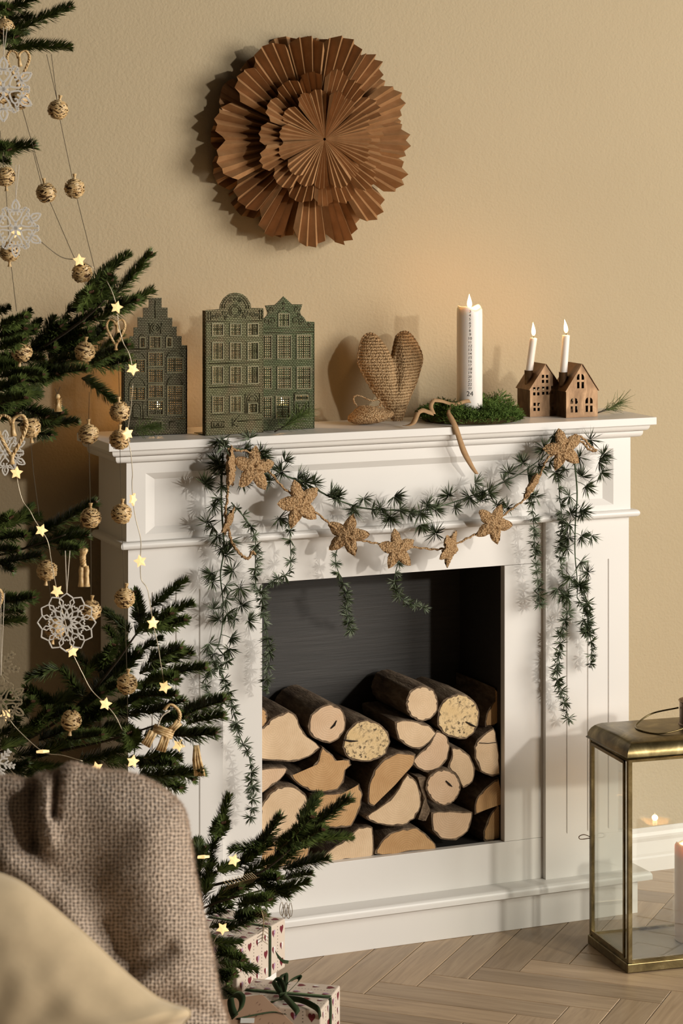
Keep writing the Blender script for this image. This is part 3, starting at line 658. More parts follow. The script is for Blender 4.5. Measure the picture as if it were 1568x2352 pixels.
# ================================================================== green metal facades; crop pixels: scale 3.267, offset (270, 650)
def cpx(x, y): return 270 + x / 3.267, 650 + y / 3.267
def facade(label, outline, wins, extras, yplane, rotz, pivot, mat, base, arcs=(), scrolls=(), tea=None):
    """all 2D points in crop pixels -> plane through Y=yplane, then turned about pivot"""
    def W(x, y, d=0):
        p = PY(*cpx(x, y), yplane); return Vector((p.x, yplane + d, p.z))
    pv = W(*pivot); rm = Matrix.Rotation(rotz, 3, 'Z')
    def T(p): q = rm @ (p - pv); return q + pv
    zb = 1.0503
    lowest = min(W(x, y).z for x, y in outline); dz = zb - lowest
    def frame0(d0): return lambda x, y, d: T(W(x, y, d0 + d)) + Vector((0, 0, dz))
    bl, br = W(*base[0]), W(*base[1]); ce = T((bl + br) / 2); ce.z = zb
    root = thing('house_facade', label, 'candle screen', ce, 'green metal townhouse screens')
    th = .0028
    holes = [[(x0 + 3, y0 + 3), (x1 - 3, y0 + 3), (x1 - 3, y1 - 3), (x0 + 3, y1 - 3)] for x0, y0, x1, y1, _ in wins]
    # rectify the bottom so the sheet stands flat on the shelf
    def fr(x, y, d):
        q = frame0(0)(x, y, d)
        return q
    b = MB(); b.plate([outline] + holes, fr, th); zmin = zb
    ob = [i for i, p in enumerate(outline) if W(*p).z < lowest + .03]
    n = sum(len(l) for l in [outline] + holes)
    for i in ob:
        for k in (0, n): b.v[i + k].z = zb
    b.build('front_sheet', mat, root)
    # folded side edges and foot
    for s, (x, y) in ((-1, base[0]), (1, base[1])):
        b = MB(); zt = W(x, base[2]).z + dz; p = T(W(x, y))
        q = T(W(x, y, .016)); q2 = T(W(x, y) + Vector((-s * .0016, 0, 0))); q3 = T(W(x, y, .016) + Vector((-s * .0016, 0, 0)))
        b.add([(v.x, v.y, z) for z in (zb, zt) for v in (p, q, q3, q2)], [(0, 1, 2, 3), (4, 5, 6, 7), (0, 1, 5, 4), (1, 2, 6, 5), (2, 3, 7, 6), (3, 0, 4, 7)])
        b.build('side_flange', mat, root)
    b = MB(); p, q = T(W(*base[0])), T(W(*base[1])); r_, s_ = T(W(*base[0], .055)), T(W(*base[1], .055))
    b.add([(v.x, v.y, z) for z in (zb - .0002, zb + .0012) for v in (p, q, s_, r_)], [(0, 1, 2, 3), (4, 5, 6, 7), (0, 1, 5, 4), (1, 2, 6, 5), (2, 3, 7, 6), (3, 0, 4, 7)]); b.build('foot_plate', mat, root)
    for x0, y0, x1, y1, (nx, ny) in wins:
        # raised frame
        b = MB(); e = 4; f1 = frame0(-.0016)
        b.plate([[(x0 - e, y0 - e), (x1 + e, y0 - e), (x1 + e, y1 + e), (x0 - e, y1 + e)], [(x0 + e, y0 + e), (x1 - e, y0 + e), (x1 - e, y1 - e), (x0 + e, y1 - e)]], f1, .0018)
        wo = b.build('window', 'patina_trim', root)
        # punched lattice: square holes in a thin sheet
        b = MB(); f2 = frame0(.0008); X0, X1, Y0, Y1 = x0 + 3, x1 - 3, y0 + 3, y1 - 3; cw, ch = (X1 - X0) / nx, (Y1 - Y0) / ny
        for i in range(nx):
            for j in range(ny):
                ax, ay = X0 + i * cw, Y0 + j * ch; hx, hy = cw * .29, ch * .29
                o_ = [(ax, ay), (ax + cw, ay), (ax + cw, ay + ch), (ax, ay + ch)]; i_ = [(ax + hx, ay + hy), (ax + cw - hx, ay + hy), (ax + cw - hx, ay + ch - hy), (ax + hx, ay + ch - hy)]
                k = len(b.v); b.v += [f2(*p_, 0) for p_ in o_] + [f2(*p_, -.0003) for p_ in i_]
                for q_ in range(4): b.f.append((k + q_, k + (q_ + 1) % 4, k + 4 + (q_ + 1) % 4, k + 4 + q_)); b.m.append(0)
        b.build('lattice', mat, wo, recalc=False)
        # middle mullion
        b = MB(); xm = (x0 + x1) / 2; ym = (y0 + y1) / 2
        for (a0, a1) in (((xm, y0), (xm, y1)), ((x0, ym), (x1, ym))): b.tube([f2(*a0, -.0006), f2(*a1, -.0006)], .0007, 5)
        b.build('mullion', 'patina_trim', wo)
    f1 = frame0(-.0006)
    for nm, kind, dat in extras:
        b = MB()
        if kind == 'line':
            for pl in dat: b = MB(); b.tube([f1(*p_, 0) for p_ in pl], .00085, 5); b.build({'cornice': 'cornice', 'door': 'door_moulding', 'cellar_window': 'cellar_window', 'stair': 'stair_line'}[nm], 'patina_trim', root, smooth=True)
            continue
        elif kind == 'ring': cx_, cy_, rr = dat; b.tube([f1(cx_ + rr * math.cos(q), cy_ + rr * math.sin(q), 0) for q in [k * .2617994 for k in range(25)]], .0011, 5)
        elif kind == 'arc':
            for (cx_, cy_, rx, ry) in dat: b.tube([f1(cx_ - rx * math.cos(q), cy_ - ry * math.sin(q), 0) for q in [k * math.pi / 12 for k in range(13)]], .00085, 5)
        elif kind == 'scroll':
            for (cx_, cy_, rr, dr, st) in dat: b.tube([f1(cx_ + rr * (1 - k / 26) * math.cos(st + dr * k * .36), cy_ + rr * (1 - k / 26) * math.sin(st + dr * k * .36), 0) for k in range(24)], .0009, 5)
        b.build(nm, 'patina_trim', root, smooth=True)
    if tea:
        tp = PY(*cpx(*tea[0]), tea[1]); te = Vector((tp.x, tea[1], 1.0505)); tr_ = thing('tealight', tea[2], 'candle', te, 'tealights behind the green screens')
        b = MB(); b.lathe([(.018, 0), (.019, .001), (.019, .045), (.0185, .045), (.0183, .042), (.001, .0418)], 20, te); b.build('tin_cup', 'tin', tr_, smooth=True)
        flame(tr_, te + Vector((0, 0, .043)), .02, .004, power=tea[3], wick=.005)
H1 = [(45, 1148), (522, 1130), (522, 468), (480, 468), (480, 400), (443, 400), (443, 328), (410, 328), (410, 262), (375, 262), (375, 186), (330, 186), (330, 112), (236, 112), (236, 186), (193, 186), (193, 258), (152, 258), (152, 334), (122, 334), (122, 400), (88, 400), (88, 470), (45, 470)]
w5 = lambda *a: a
facade('brownish green metal townhouse screen with stepped gable behind the fir branch', H1,
  [(165, 408, 205, 485, (3, 6)), (240, 400, 322, 490, (5, 6)), (365, 408, 405, 480, (3, 6)), (90, 572, 205, 675, (7, 6)), (230, 520, 340, 625, (7, 6)), (370, 560, 487, 670, (7, 6)), (230, 645, 340, 748, (7, 6)), (230, 765, 340, 862, (7, 6)), (90, 780, 205, 880, (7, 6)), (372, 770, 487, 990, (7, 13)), (230, 883, 340, 990, (7, 6)), (250, 1040, 332, 1100, (5, 4))],
  [('medallion', 'ring', (283, 335, 33)), ('medallion', 'ring', (283, 335, 18)), ('window_arch', 'arc', [(147, 566, 58, 48), (428, 556, 58, 46), (147, 772, 58, 64), (428, 764, 58, 66), (185, 404, 20, 16), (385, 404, 20, 16)]), ('cornice', 'line', [[(60, 495), (510, 492)], [(60, 1022), (510, 1018)], [(235, 300), (245, 380)], [(330, 300), (322, 380)], [(283, 130), (283, 262)]]), ('door', 'line', [[(100, 1015), (100, 888), (192, 888), (192, 1015)], [(116, 1010), (116, 930), (130, 905), (160, 905), (176, 930), (176, 1010), (116, 1010)], [(390, 1040), (455, 1040), (455, 1095), (390, 1095), (390, 1040)]])],
  -.105, R(0), (283, 1140), 'patina_brown', ((47, 1146), (520, 1130), 480), tea=((300, 1040), -.03, 'tealight glowing behind the stepped-gable screen', .40))
H2 = [(652, 1146), (1103, 1122), (1103, 192), (1008, 190), (1000, 155), (975, 112), (935, 84), (885, 74), (835, 84), (793, 118), (768, 160), (762, 198), (652, 206)]
row = lambda y0, y1: [(703, y0, 787, y1), (842, y0, 925, y1), (978, y0, 1060, y1)]
facade('olive green metal townhouse screen with rounded gable, foremost of the three', H2,
  [(*r_, (5, 5)) for r_ in row(306, 396)] + [(*r_, (5, 8)) for r_ in row(448, 576)] + [(*r_, (5, 8)) for r_ in row(628, 756)] + [(*r_, (5, 8)) for r_ in row(850, 972)[:2]] + [(983, 905, 1053, 978, (4, 4))],
  [('medallion', 'ring', (882, 210, 32)), ('medallion', 'ring', (882, 210, 46)), ('gable_arch', 'arc', [(883, 192, 104, 104), (883, 192, 86, 86)]), ('cornice', 'line', [[(662, 292), (1096, 285)], [(672, 283), (672, 215)], [(692, 283), (692, 214)], [(1072, 276), (1072, 205)], [(1090, 276), (1090, 205)], [(680, 785), (1080, 778)], [(680, 605), (1080, 600)], [(690, 990), (1090, 975)]]),
   ('scroll_ornament', 'scroll', [(800, 225, 26, 1, 0), (965, 220, 26, -1, 3.1), (745, 250, 24, -1, 0), (1020, 242, 24, 1, 3), (815, 258, 17, 1, 2), (950, 254, 17, -1, 1), (715, 250, 14, 1, 2), (1048, 244, 14, -1, 2), (882, 120, 16, 1, 0), (845, 140, 14, -1, 0), (920, 138, 14, 1, 3)]),
   ('door', 'line', [[(960, 985), (960, 835), (1072, 830), (1072, 978)], [(972, 985), (972, 890), (1060, 890), (1060, 980)]]), ('door_fan', 'arc', [(1016, 888, 44, 55), (1016, 888, 26, 36)]), ('cellar_window', 'line', [[(697, 1086), (697, 1045), (795, 1040), (795, 1082), (697, 1086)], [(715, 1075), (715, 1055), (740, 1053), (740, 1074), (715, 1075)], [(752, 1073), (752, 1053), (778, 1052), (778, 1072), (752, 1073)]]), ('stair', 'line', [[(860, 1080), (860, 1020)], [(865, 1050), (920, 990)], [(865, 1060), (900, 1078)], [(900, 1040), (1090, 1028)]])],
  -.150, R(5), (880, 1134), 'patina_green', ((654, 1146), (1102, 1122), 210))
H3 = [(1020, 1100), (1480, 1088), (1480, 290), (1418, 286), (1405, 262), (1378, 235), (1370, 215), (1388, 158), (1310, 158), (1245, 98), (1180, 162), (1105, 166), (1124, 222), (1118, 242), (1092, 268), (1078, 290), (1020, 296)]
facade('bright green metal townhouse screen with star-pointed gable beside the crocheted heart', H3,
  [(1205, 226, 1287, 322, (5, 7))] + [(x0, 388, x1, 565, (6, 10)) for x0, x1 in ((1048, 1152), (1197, 1300), (1345, 1450))] + [(x0, 626, x1, 790, (6, 9)) for x0, x1 in ((1048, 1152), (1197, 1300), (1345, 1450))] + [(1048, 850, 1152, 1010, (6, 9)), (1185, 850, 1290, 1010, (6, 9)), (1335, 838, 1430, 880, (7, 3))],
  [('window_arch', 'arc', [(1246, 224, 41, 26), (1382, 838, 58, 26)]), ('cornice', 'line', [[(1030, 345), (1472, 330)], [(1030, 372), (1472, 362)]]), ('star_point', 'ring', (1245, 152, 8)), ('star_point', 'ring', (1245, 186, 6)),
   ('scroll_ornament', 'scroll', [(1345, 190, 26, 1, 0), (1335, 280, 30, -1, 0), (1385, 285, 26, 1, 2), (1150, 195, 26, -1, 3), (1160, 282, 30, 1, 3), (1115, 285, 24, -1, 1), (1440, 305, 14, 1, 0), (1360, 235, 16, -1, 2)]),
   ('door', 'line', [[(1325, 990), (1325, 822)], [(1438, 985), (1438, 822)], [(1345, 985), (1345, 900), (1415, 897), (1415, 980)], [(1362, 980), (1362, 915), (1400, 913), (1400, 978)]])],
  -.120, R(2), (1250, 1095), 'patina_bright', ((1022, 1100), (1478, 1088), 300), tea=((1232, 1040), -.06, 'tealight glowing behind the star-gabled screen', .30))

# ================================================================== crocheted hearts
def puffy(b, outl, ce, ax, ay, az, th, na=96, nr=16, power=2.2, bump=None, thb=None, disp=None):
    """cushion from a closed outline (list of (u,v)), centre ce in the same units; ax, ay axes per unit, az outward, th thickness"""
    o = len(b.v); cu, cv = ce; n = len(outl)
    # resample
    ang = []
    for i in range(n): ang.append(outl[i])
    for side, tt in ((1, th), (-1, th if thb is None else thb)):
        for k in range(nr + 1):
            rho = k / nr
            for i in range(n):
                u = cu + (outl[i][0] - cu) * rho; v = cv + (outl[i][1] - cv) * rho
                h = tt * max(0, 1 - rho ** power) ** (.55)
                p = ax * u + ay * v + az * (side * h)
                if disp and side > 0: p = p + az * disp(u, v, rho)
                if bump: p = p + (az * side) * bump(p) * (1 if rho < .98 else .4)
                b.v.append(p)
    for s in (0, 1):
        q = o + s * (nr + 1) * n
        for k in range(nr):
            for i in range(n): b.f.append((q + k * n + i, q + k * n + (i + 1) % n, q + (k + 1) * n + (i + 1) % n, q + (k + 1) * n + i)); b.m.append(0)
def closed_spline(pts, n):
    k = len(pts); out = []
    for i in range(k):
        p0, p1, p2, p3 = [Vector((*pts[(i + d) % k], 0)) for d in (-1, 0, 1, 2)]
        for q in range(n):
            t = q / n; c = .5 * (2 * p1 + (p2 - p0) * t + (2 * p0 - 5 * p1 + 4 * p2 - p3) * t * t + (3 * p1 - p0 - 3 * p2 + p3) * t ** 3); out.append((c.x, c.y))
    return out
# big heart; crop scale 7.84, offset (800,750)
hpx = [(170, 580), (215, 330), (270, 190), (380, 130), (480, 160), (560, 240), (640, 360), (710, 480), (750, 560), (790, 470), (830, 280), (870, 170), (960, 105), (1060, 105), (1150, 180), (1240, 320), (1310, 480), (1325, 620), (1290, 760), (1220, 1000), (1120, 1240), (1040, 1440), (980, 1620), (930, 1690), (840, 1690), (770, 1640), (690, 1500), (580, 1330), (440, 1150), (300, 920), (200, 720)]
yb, ytp = -.058, .030
def hw(x, y):
    t_ = (1690 - y) / 1585; Y = lerp(yb, ytp, t_); p = PY(800 + x / 7.84, 750 + y / 7.84, Y); return p
base_p = hw(885, 1690)
hr = thing('crochet_heart', 'large jute crocheted heart cushion leaning against the wall', 'heart', Vector((base_p.x, base_p.y, 1.05)))
b = MB(); ol = closed_spline(hpx, 5); o_, na, nr = 0, len(ol), 14
cx_, cy_ = 760, 900; nrm = (hw(900, 800) - hw(800, 800)).cross(hw(800, 700) - hw(800, 800)).normalized(); nrm = nrm if nrm.y < 0 else -nrm
for side in (1, -1):
    for k in range(nr + 1):
        rho = k / nr
        for (x, y) in ol:
            xx, yy = cx_ + (x - cx_) * rho, cy_ + (y - cy_) * rho
            h = .026 * max(0, 1 - rho ** 2.4) ** .6 * min(1, .5 + (1690 - yy) / 1400)
            h -= .011 * math.exp(-((xx - (800 + (yy - 560) * .02)) / 70) ** 2) * (1 if yy < 1050 else max(0, 1 - (yy - 1050) / 350)) * (1 - rho ** 3)
            p = hw(xx, yy) + nrm * (side * h); p += nrm * side * (noise.noise(p * 260) * .0012); b.v.append(p)
for s in (0, 1):
    q = s * (nr + 1) * na
    for k in range(nr):
        for i in range(na): b.f.append((q + k * na + i, q + k * na + (i + 1) % na, q + (k + 1) * na + (i + 1) % na, q + (k + 1) * na + i)); b.m.append(0)
dz = 1.0503 - min(v.z for v in b.v)
for v_ in b.v: v_.z += dz
b.build('heart_body', 'crochet', hr, smooth=True)
b = MB(); N_ = 330; edge = [hw(*ol[int(k * len(ol) / N_) % len(ol)]) for k in range(N_ + 1)]
pts = []
ds = [ol[i] for i in range(len(ol))]
for k in range(N_):
    f_ = k / N_ * len(ol); i = int(f_); t_ = f_ - i; x = lerp(ol[i][0], ol[(i + 1) % len(ol)][0], t_); y = lerp(ol[i][1], ol[(i + 1) % len(ol)][1], t_)
    p = hw(x, y); pts.append(p + nrm * (.0016 * math.sin(k * 1.35)) + Vector((0, 0, .0012 * math.cos(k * 1.35) + dz)))
pts.append(pts[0]); b.tube(pts, .0023, 5); b.build('crochet_edge', 'jute', hr, smooth=True)
# small heart lying down
sp = [(-5, 1665), (60, 1590), (160, 1500), (260, 1455), (380, 1450), (520, 1490), (650, 1520), (760, 1545), (815, 1575), (810, 1620), (740, 1670), (640, 1720), (500, 1765), (340, 1785), (170, 1790), (40, 1760), (-20, 1710)]
ys = -.095
def sw(x, y): return PY(800 + x / 7.84, 750 + y / 7.84, ys)
ol2 = closed_spline(sp, 5); c2 = sw(390, 1630); b = MB(); na, nr = len(ol2), 10
for side in (1, -1):
    for k in range(nr + 1):
        rho = k / nr
        for (x, y) in ol2:
            p = c2 + (sw(x, y) - c2) * rho + Vector((0, -side * .034 * max(0, 1 - rho ** 2) ** .6, 0)); b.v.append(p + Vector((noise.noise(p * 220), noise.noise(p * 220 + Vector((9, 9, 9))), noise.noise(p * 230 + Vector((3, 0, 0))))) * .0016)
for s in (0, 1):
    q = s * (nr + 1) * na
    for k in range(nr):
        for i in range(na): b.f.append((q + k * na + i, q + k * na + (i + 1) % na, q + (k + 1) * na + (i + 1) % na, q + (k + 1) * na + i)); b.m.append(0)
dz2 = 1.0502 - min(v.z for v in b.v)
for v_ in b.v: v_.z += dz2
sh = thing('crochet_heart', 'small jute crocheted heart ornament lying flat with a hanging loop', 'heart', Vector((c2.x, ys, 1.05)))
b.build('heart_body', 'jute', sh, smooth=True)
b = MB(); lp2 = [(210, 1460), (150, 1370), (140, 1290), (190, 1255), (270, 1265), (380, 1320), (480, 1345), (580, 1325), (630, 1380), (600, 1440), (520, 1460), (480, 1470)]
pts = spline([sw(x, y) + Vector((0, .012, 0)) for x, y in lp2], 8); b.tube([p + Vector((.0006 * math.sin(i * 1.7), 0, .0006 * math.cos(i * 1.7))) for i, p in enumerate(pts)], .0017, 5)
pts = spline([sw(x, y) + Vector((0, .014, 0)) for x, y in [(610, 1400), (640, 1460), (680, 1500), (700, 1530)]], 6); b.tube(pts, .0017, 5); b.build('hanging_loop', 'jute', sh, smooth=True)

# ================================================================== tray, moss, calendar candle, ribbon
tc = Vector((.826, -.098, 1.0502))
tr_ = MB(); tr_.lathe([(.096, 0), (.1005, .001), (.1015, .011), (.1035, .012), (.1035, .0128), (.1000, .0125), (.0985, .0025), (.001, .0024)], 64, tc)
tag(tr_.build('brass_tray', 'brass', smooth=True, loc=tc), 'round shallow brass tray under the moss and candle', 'tray')
ccx = PY(1078, 930, tc.y); cb = Vector((ccx.x, tc.y, 1.0532)); chh = PY(1078, 705, tc.y).z - cb.z; crd = 30.2 / 1122
cal = pillar('calendar_candle', 'white advent calendar candle printed with numbers 3 to 24, burning', cb, crd, chh, 'wax', dip=.008, lean=(-.0008, 0), power=.34)
def text_on_candle(s, zc, size, k):
    cu = bpy.data.curves.new('num', 'FONT'); cu.body = s; cu.size = size; cu.align_x = 'CENTER'; cu.align_y = 'CENTER'; cu.shear = .12 if k % 3 == 0 else 0
    cu.offset = .00002 if k % 3 != 1 else 0; cu.resolution_u = 2
    o = bpy.data.objects.new('num', cu); COL.objects.link(o); dg = bpy.context.evaluated_depsgraph_get(); me = bpy.data.meshes.new_from_object(o.evaluated_get(dg))
    bpy.data.objects.remove(o)
    a0 = math.atan2(CAM.x - cb.x, -(CAM.y - cb.y)) + R(2)
    rr = crd + .00025
    for v_ in me.vertices:
        a = a0 + v_.co.x / rr; z = v_.co.y; v_.co = (rr * math.sin(a), -rr * math.cos(a), zc + z)
    me.materials.clear(); me.materials.append(M['ink'])
    ob = bpy.data.objects.new('printed_number', me); COL.objects.link(ob); ob.parent = cal; return ob
nums = list(range(3, 24))
for k, nmb in enumerate(nums):
    py_ = 716 + (892 - 716) * k / (len(nums) - 1); text_on_candle(str(nmb), PY(1082, py_, tc.y - crd).z - cb.z, .0086 if k % 3 != 2 else .0076, k)
text_on_candle('24', PY(1083, 905, tc.y - crd).z - cb.z, .0145, 1)
# moss
rnd = random.Random(5); b = MB()
for k in range(6500):
    a = rnd.uniform(0, 6.283); r_ = lerp(crd + .004, .108, rnd.random() ** .8)
    lump = .018 + .020 * noise.noise(Vector((math.cos(a) * 2.3, math.sin(a) * 2.3, r_ * 25))) + (.018 if (.0 < a < 1.2) else 0)
    lump *= 1 - max(0, (r_ - .085) / .03) * .7
    p = tc + Vector((r_ * math.cos(a), r_ * math.sin(a), .008 + rnd.random() * max(.004, lump)))
    if r_ > .100: p.z -= rnd.uniform(0, .008)
    d = Vector((math.cos(a) * .5 + rnd.gauss(0, .5), math.sin(a) * .5 + rnd.gauss(0, .5), rnd.uniform(.1, 1.0))).normalized(); ln = rnd.uniform(.007, .015)
    if p.y + d.y * ln > -.003: continue
    s_ = d.cross(Vector((rnd.gauss(0, 1), rnd.gauss(0, 1), rnd.gauss(0, 1)))).normalized() * .0008; q = p + d * ln * .5 + Vector((rnd.gauss(0, .0012), rnd.gauss(0, .0012), rnd.gauss(0, .001))); e = p + d * ln
    b.add([p - s_, p + s_, q + s_, q - s_, e], [(0, 1, 2, 3), (3, 2, 4)])
    for m_ in range(3):
        t_ = rnd.uniform(.3, .95); c_ = p.lerp(e, t_); dd = (d + Vector((rnd.gauss(0, .8), rnd.gauss(0, .8), rnd.gauss(0, .8)))).normalized() * rnd.uniform(.0025, .005); s2 = dd.cross(Vector((rnd.gauss(0, 1), 1, 0))).normalized() * .0007
        b.add([c_ - s2, c_ + s2, c_ + dd], [(0, 1, 2)])
tag(b.build('moss', 'moss', recalc=False, loc=tc + Vector((0, 0, .004))), 'bright green moss heaped on the brass tray around the candle', 'moss', kind='stuff')
# ribbon (crop scale 5.407, offset 930,880)
def rb(x, y, Y): return PY(930 + x / 5.407, 880 + y / 5.407, Y)
rib = thing('ribbon', 'tan herringbone ribbon curling out of the moss and over the shelf edge', 'ribbon', rb(600, 540, -.2))
Ls = [(640, 250, -.135), (560, 285, -.150), (517, 370, -.172), (535, 440, -.190), (588, 540, -.2085), (640, 690, -.2110), (700, 870, -.2075), (800, 1040, -.203), (868, 1130, -.202)]
Rs = [(650, 262, -.132), (605, 295, -.146), (560, 350, -.166), (605, 430, -.190), (658, 540, -.2085), (712, 700, -.2110), (770, 850, -.2075), (850, 1020, -.203), (912, 1128, -.202)]
b = MB(); b.strip(spline([rb(*p) for p in Ls], 6), spline([rb(*p) for p in Rs], 6)); b.build('hanging_tail', 'ribbon_tan', rib, smooth=True, solid=.0007)
cl = [(850, 262, -.118), (800, 222, -.122), (730, 230, -.128), (640, 262, -.135), (560, 258, -.139), (450, 222, -.146), (352, 212, -.154)]
A = spline([rb(*p) for p in cl], 6); b = MB(); b.strip([p + Vector((0, .001, .0035)) for p in A], [p + Vector((.001, -.002, -.0035)) for p in A])
cl = [(352, 212, -.154), (318, 290, -.160), (350, 385, -.168)]; A = spline([rb(*p) for p in cl], 6); b.strip([p + Vector((-.0045, 0, .001)) for p in A], [p + Vector((.0045, -.002, 0)) for p in A])
cl = [(350, 380, -.168), (290, 362, -.170), (220, 340, -.172), (160, 370, -.176)]; A = spline([rb(*p) for p in cl], 6); b.strip([p + Vector((0, .002, .0045)) for p in A], [p + Vector((0, -.002, -.004)) for p in A])
cl = [(160, 365, -.176), (135, 430, -.180), (100, 500, -.188), (45, 528, -.192), (0, 532, -.192)]; A = spline([rb(*p) for p in cl], 6); b.strip([Vector((p.x, p.y, max(p.z, 1.0506))) + Vector((-.005, .002, .001)) for p in A], [Vector((p.x, p.y, max(p.z, 1.0506))) + Vector((.005, -.002, 0)) for p in A])
b.build('curled_end', 'ribbon_tan', rib, smooth=True, solid=.0007)

# ================================================================== brass house candle holders (crop scale 5.6, offset 1190,720)
def bpx(x, y): return 1190 + x / 5.6, 720 + y / 5.6
def brass_house(label, fl_, fr_, yf, dep, eaveL, eaveR, peak, wins, cup, candle, hole_shapes, rot, clabel):
    """gabled front in the plane Y=yf (crop px), body dep deep, turned by rot about its front left corner"""
    zb = 1.0503
    def W(x, y, d=0): p = PY(*bpx(x, y), yf); return Vector((p.x, yf + d, p.z))
    pv = W(*fl_); rm = Matrix.Rotation(rot, 3, 'Z')
    def T(p): return rm @ (p - pv) + pv
    a, c = W(*fl_), W(*fr_); zl = W(*eaveL).z; zr = W(*eaveR).z; ze = (zl + zr) / 2; pk = W(*peak); x0, x1 = a.x, c.x; xm = (x0 + x1) / 2; zp = pk.z
    ce = T(Vector((xm, yf + dep / 2, zb))); ce.z = zb
    root = thing('brass_house', label, 'candle holder', ce, 'brass house candle holders')
    out = [(x0, zb), (x1, zb), (x1, ze), (xm, zp), (x0, ze)]
    hl = []
    for kind, hx0, hy0, hx1, hy1 in hole_shapes:
        p, q = W(hx0, hy1), W(hx1, hy0)
        X0, Z0, X1, Z1 = p.x, p.z, q.x, q.z
        if kind == 'r': hl.append([(X0, Z0), (X1, Z0), (X1, Z1), (X0, Z1)])
        elif kind == 'l': hl.append([(X0, Z0), (X1, Z0), (X1, Z1), (lerp(X0, X1, .55), lerp(Z0, Z1, .93)), (lerp(X0, X1, .2), lerp(Z0, Z1, .75)), (X0, lerp(Z0, Z1, .45))])
        else: hl.append([(X0, Z0), (X1, Z0), (X1, lerp(Z0, Z1, .45)), (lerp(X0, X1, .8), lerp(Z0, Z1, .75)), (lerp(X0, X1, .45), lerp(Z0, Z1, .93)), (X0, Z1)])
    fr = lambda d0: (lambda u, z, d: T(Vector((u, yf + d0 + d, z))))
    b = MB(); b.plate([out] + hl, fr(0), .001); b.build('front_wall', 'dark_brass', root)
    b = MB(); b.plate([out] + hl, fr(dep - .001), .001); b.build('rear_wall', 'dark_brass', root)
    for xs in (x0, x1):
        b = MB(); s = .001 if xs == x0 else -.001
        b.add([T(Vector((x, yf + d, z))) for z in (zb, ze) for x, d in ((xs, .001), (xs + s, .001), (xs + s, dep - .001), (xs, dep - .001))], [(0, 1, 2, 3), (4, 5, 6, 7), (0, 1, 5, 4), (1, 2, 6, 5), (2, 3, 7, 6), (3, 0, 4, 7)]); b.build('side_wall', 'dark_brass', root)
    for sgn, xe in ((-1, x0), (1, x1)):
        d = Vector((xm - xe, 0, zp - ze)); nrm_ = Vector((-d.z, 0, d.x)).normalized() * (1 if sgn < 0 else -1); e0 = Vector((xe, 0, ze)) - d.normalized() * .0035; e1 = Vector((xm, 0, zp))
        b = MB(); vs_ = []
        for off in (.0004, .0014):
            for y_ in (yf - .0025, yf + dep + .0025):
                for e in (e0, e1): vs_.append(T(e + nrm_ * off + Vector((0, y_, 0))))
        b.add(vs_, [(0, 1, 3, 2), (4, 5, 7, 6), (0, 1, 5, 4), (1, 3, 7, 5), (3, 2, 6, 7), (2, 0, 4, 6)]); b.build('roof_slope', 'dark_brass', root)
    # chimney cup
    (ux, uy), cr, ctop = cup
    cp = T(W(ux, uy, dep * .5)); zc = W(ux, uy).z; zt_ = W(ux, ctop).z
    b = MB(); b.lathe([(cr * .96, zc - .010), (cr, zc - .01), (cr, zt_ - .001), (cr + .0006, zt_), (cr - .0006, zt_), (cr - .0008, zt_ - .012), (.0005, zt_ - .0121)], 24, (cp.x, cp.y, 0)); b.build('chimney_cup', 'dark_brass', root, smooth=True, angle=40)
    # candle
    (bx_, by_), (tx_, ty_), rad = candle
    p0 = Vector((cp.x, cp.y, zt_ - .0118)); yy = cp.y; p1 = PY(*bpx(tx_, ty_), yy)
    cr_ = thing('dinner_candle', clabel, 'candle', p0, 'thin white candles in the brass houses')
    b = MB(); n_ = 10; b.tube([p0.lerp(p1, k / n_) for k in range(n_ + 1)] + [p1 + Vector((0, 0, .0006))], [rad * .97] + [rad] * (n_ - 1) + [rad * .99, rad * .6], 24); b.build('wax_body', 'wax', cr_, smooth=True, angle=60)
    flame(cr_, p1 + Vector((0, 0, .001)), .030, .0044, (-.004 if tx_ > 400 else -.0015, 0), .16, .008)
g2 = lambda x, y, w_=30, h_=42, gx=52, gy=65: [('r', x, y, x + w_, y + h_), ('r', x + gx, y, x + gx + w_, y + h_), ('r', x, y + gy, x + w_, y + gy + h_), ('r', x + gx, y + gy, x + gx + w_, y + gy + h_)]
brass_house('dark brass house candle holder with small square windows, left of the pair', (150, 1335), (552, 1318), -.1005, .058, (137, 985), (548, 945), (335, 655), None, ((214, 860), .0090, 745), ((215, 745), (196, 318), .0076), g2(302, 788) + g2(190, 948) + g2(305, 938) + g2(420, 930) + g2(194, 1148) + g2(426, 1132), R(0), 'thin white candle burning in the left brass house')
def arch(x, y, w_=34, h_=78, gx=58, gy=104): return [('l', x, y, x + w_, y + h_), ('q', x + gx + 2, y, x + gx + w_ + 2, y + h_), ('r', x + 3, y + gy, x + w_, y + gy + 84), ('r', x + gx + 2, y + gy, x + gx + w_, y + gy + 84)]
brass_house('dark brass house candle holder with arched windows, right of the pair', (615, 1342), (1020, 1328), -.1480, .058, (612, 995), (1024, 975), (800, 655), None, ((660, 880), .0090, 768), ((640, 768), (614, 282), .0079), arch(752, 776) + arch(670, 1086) + arch(862, 1080), R(0), 'thin white candle burning in the right brass house')

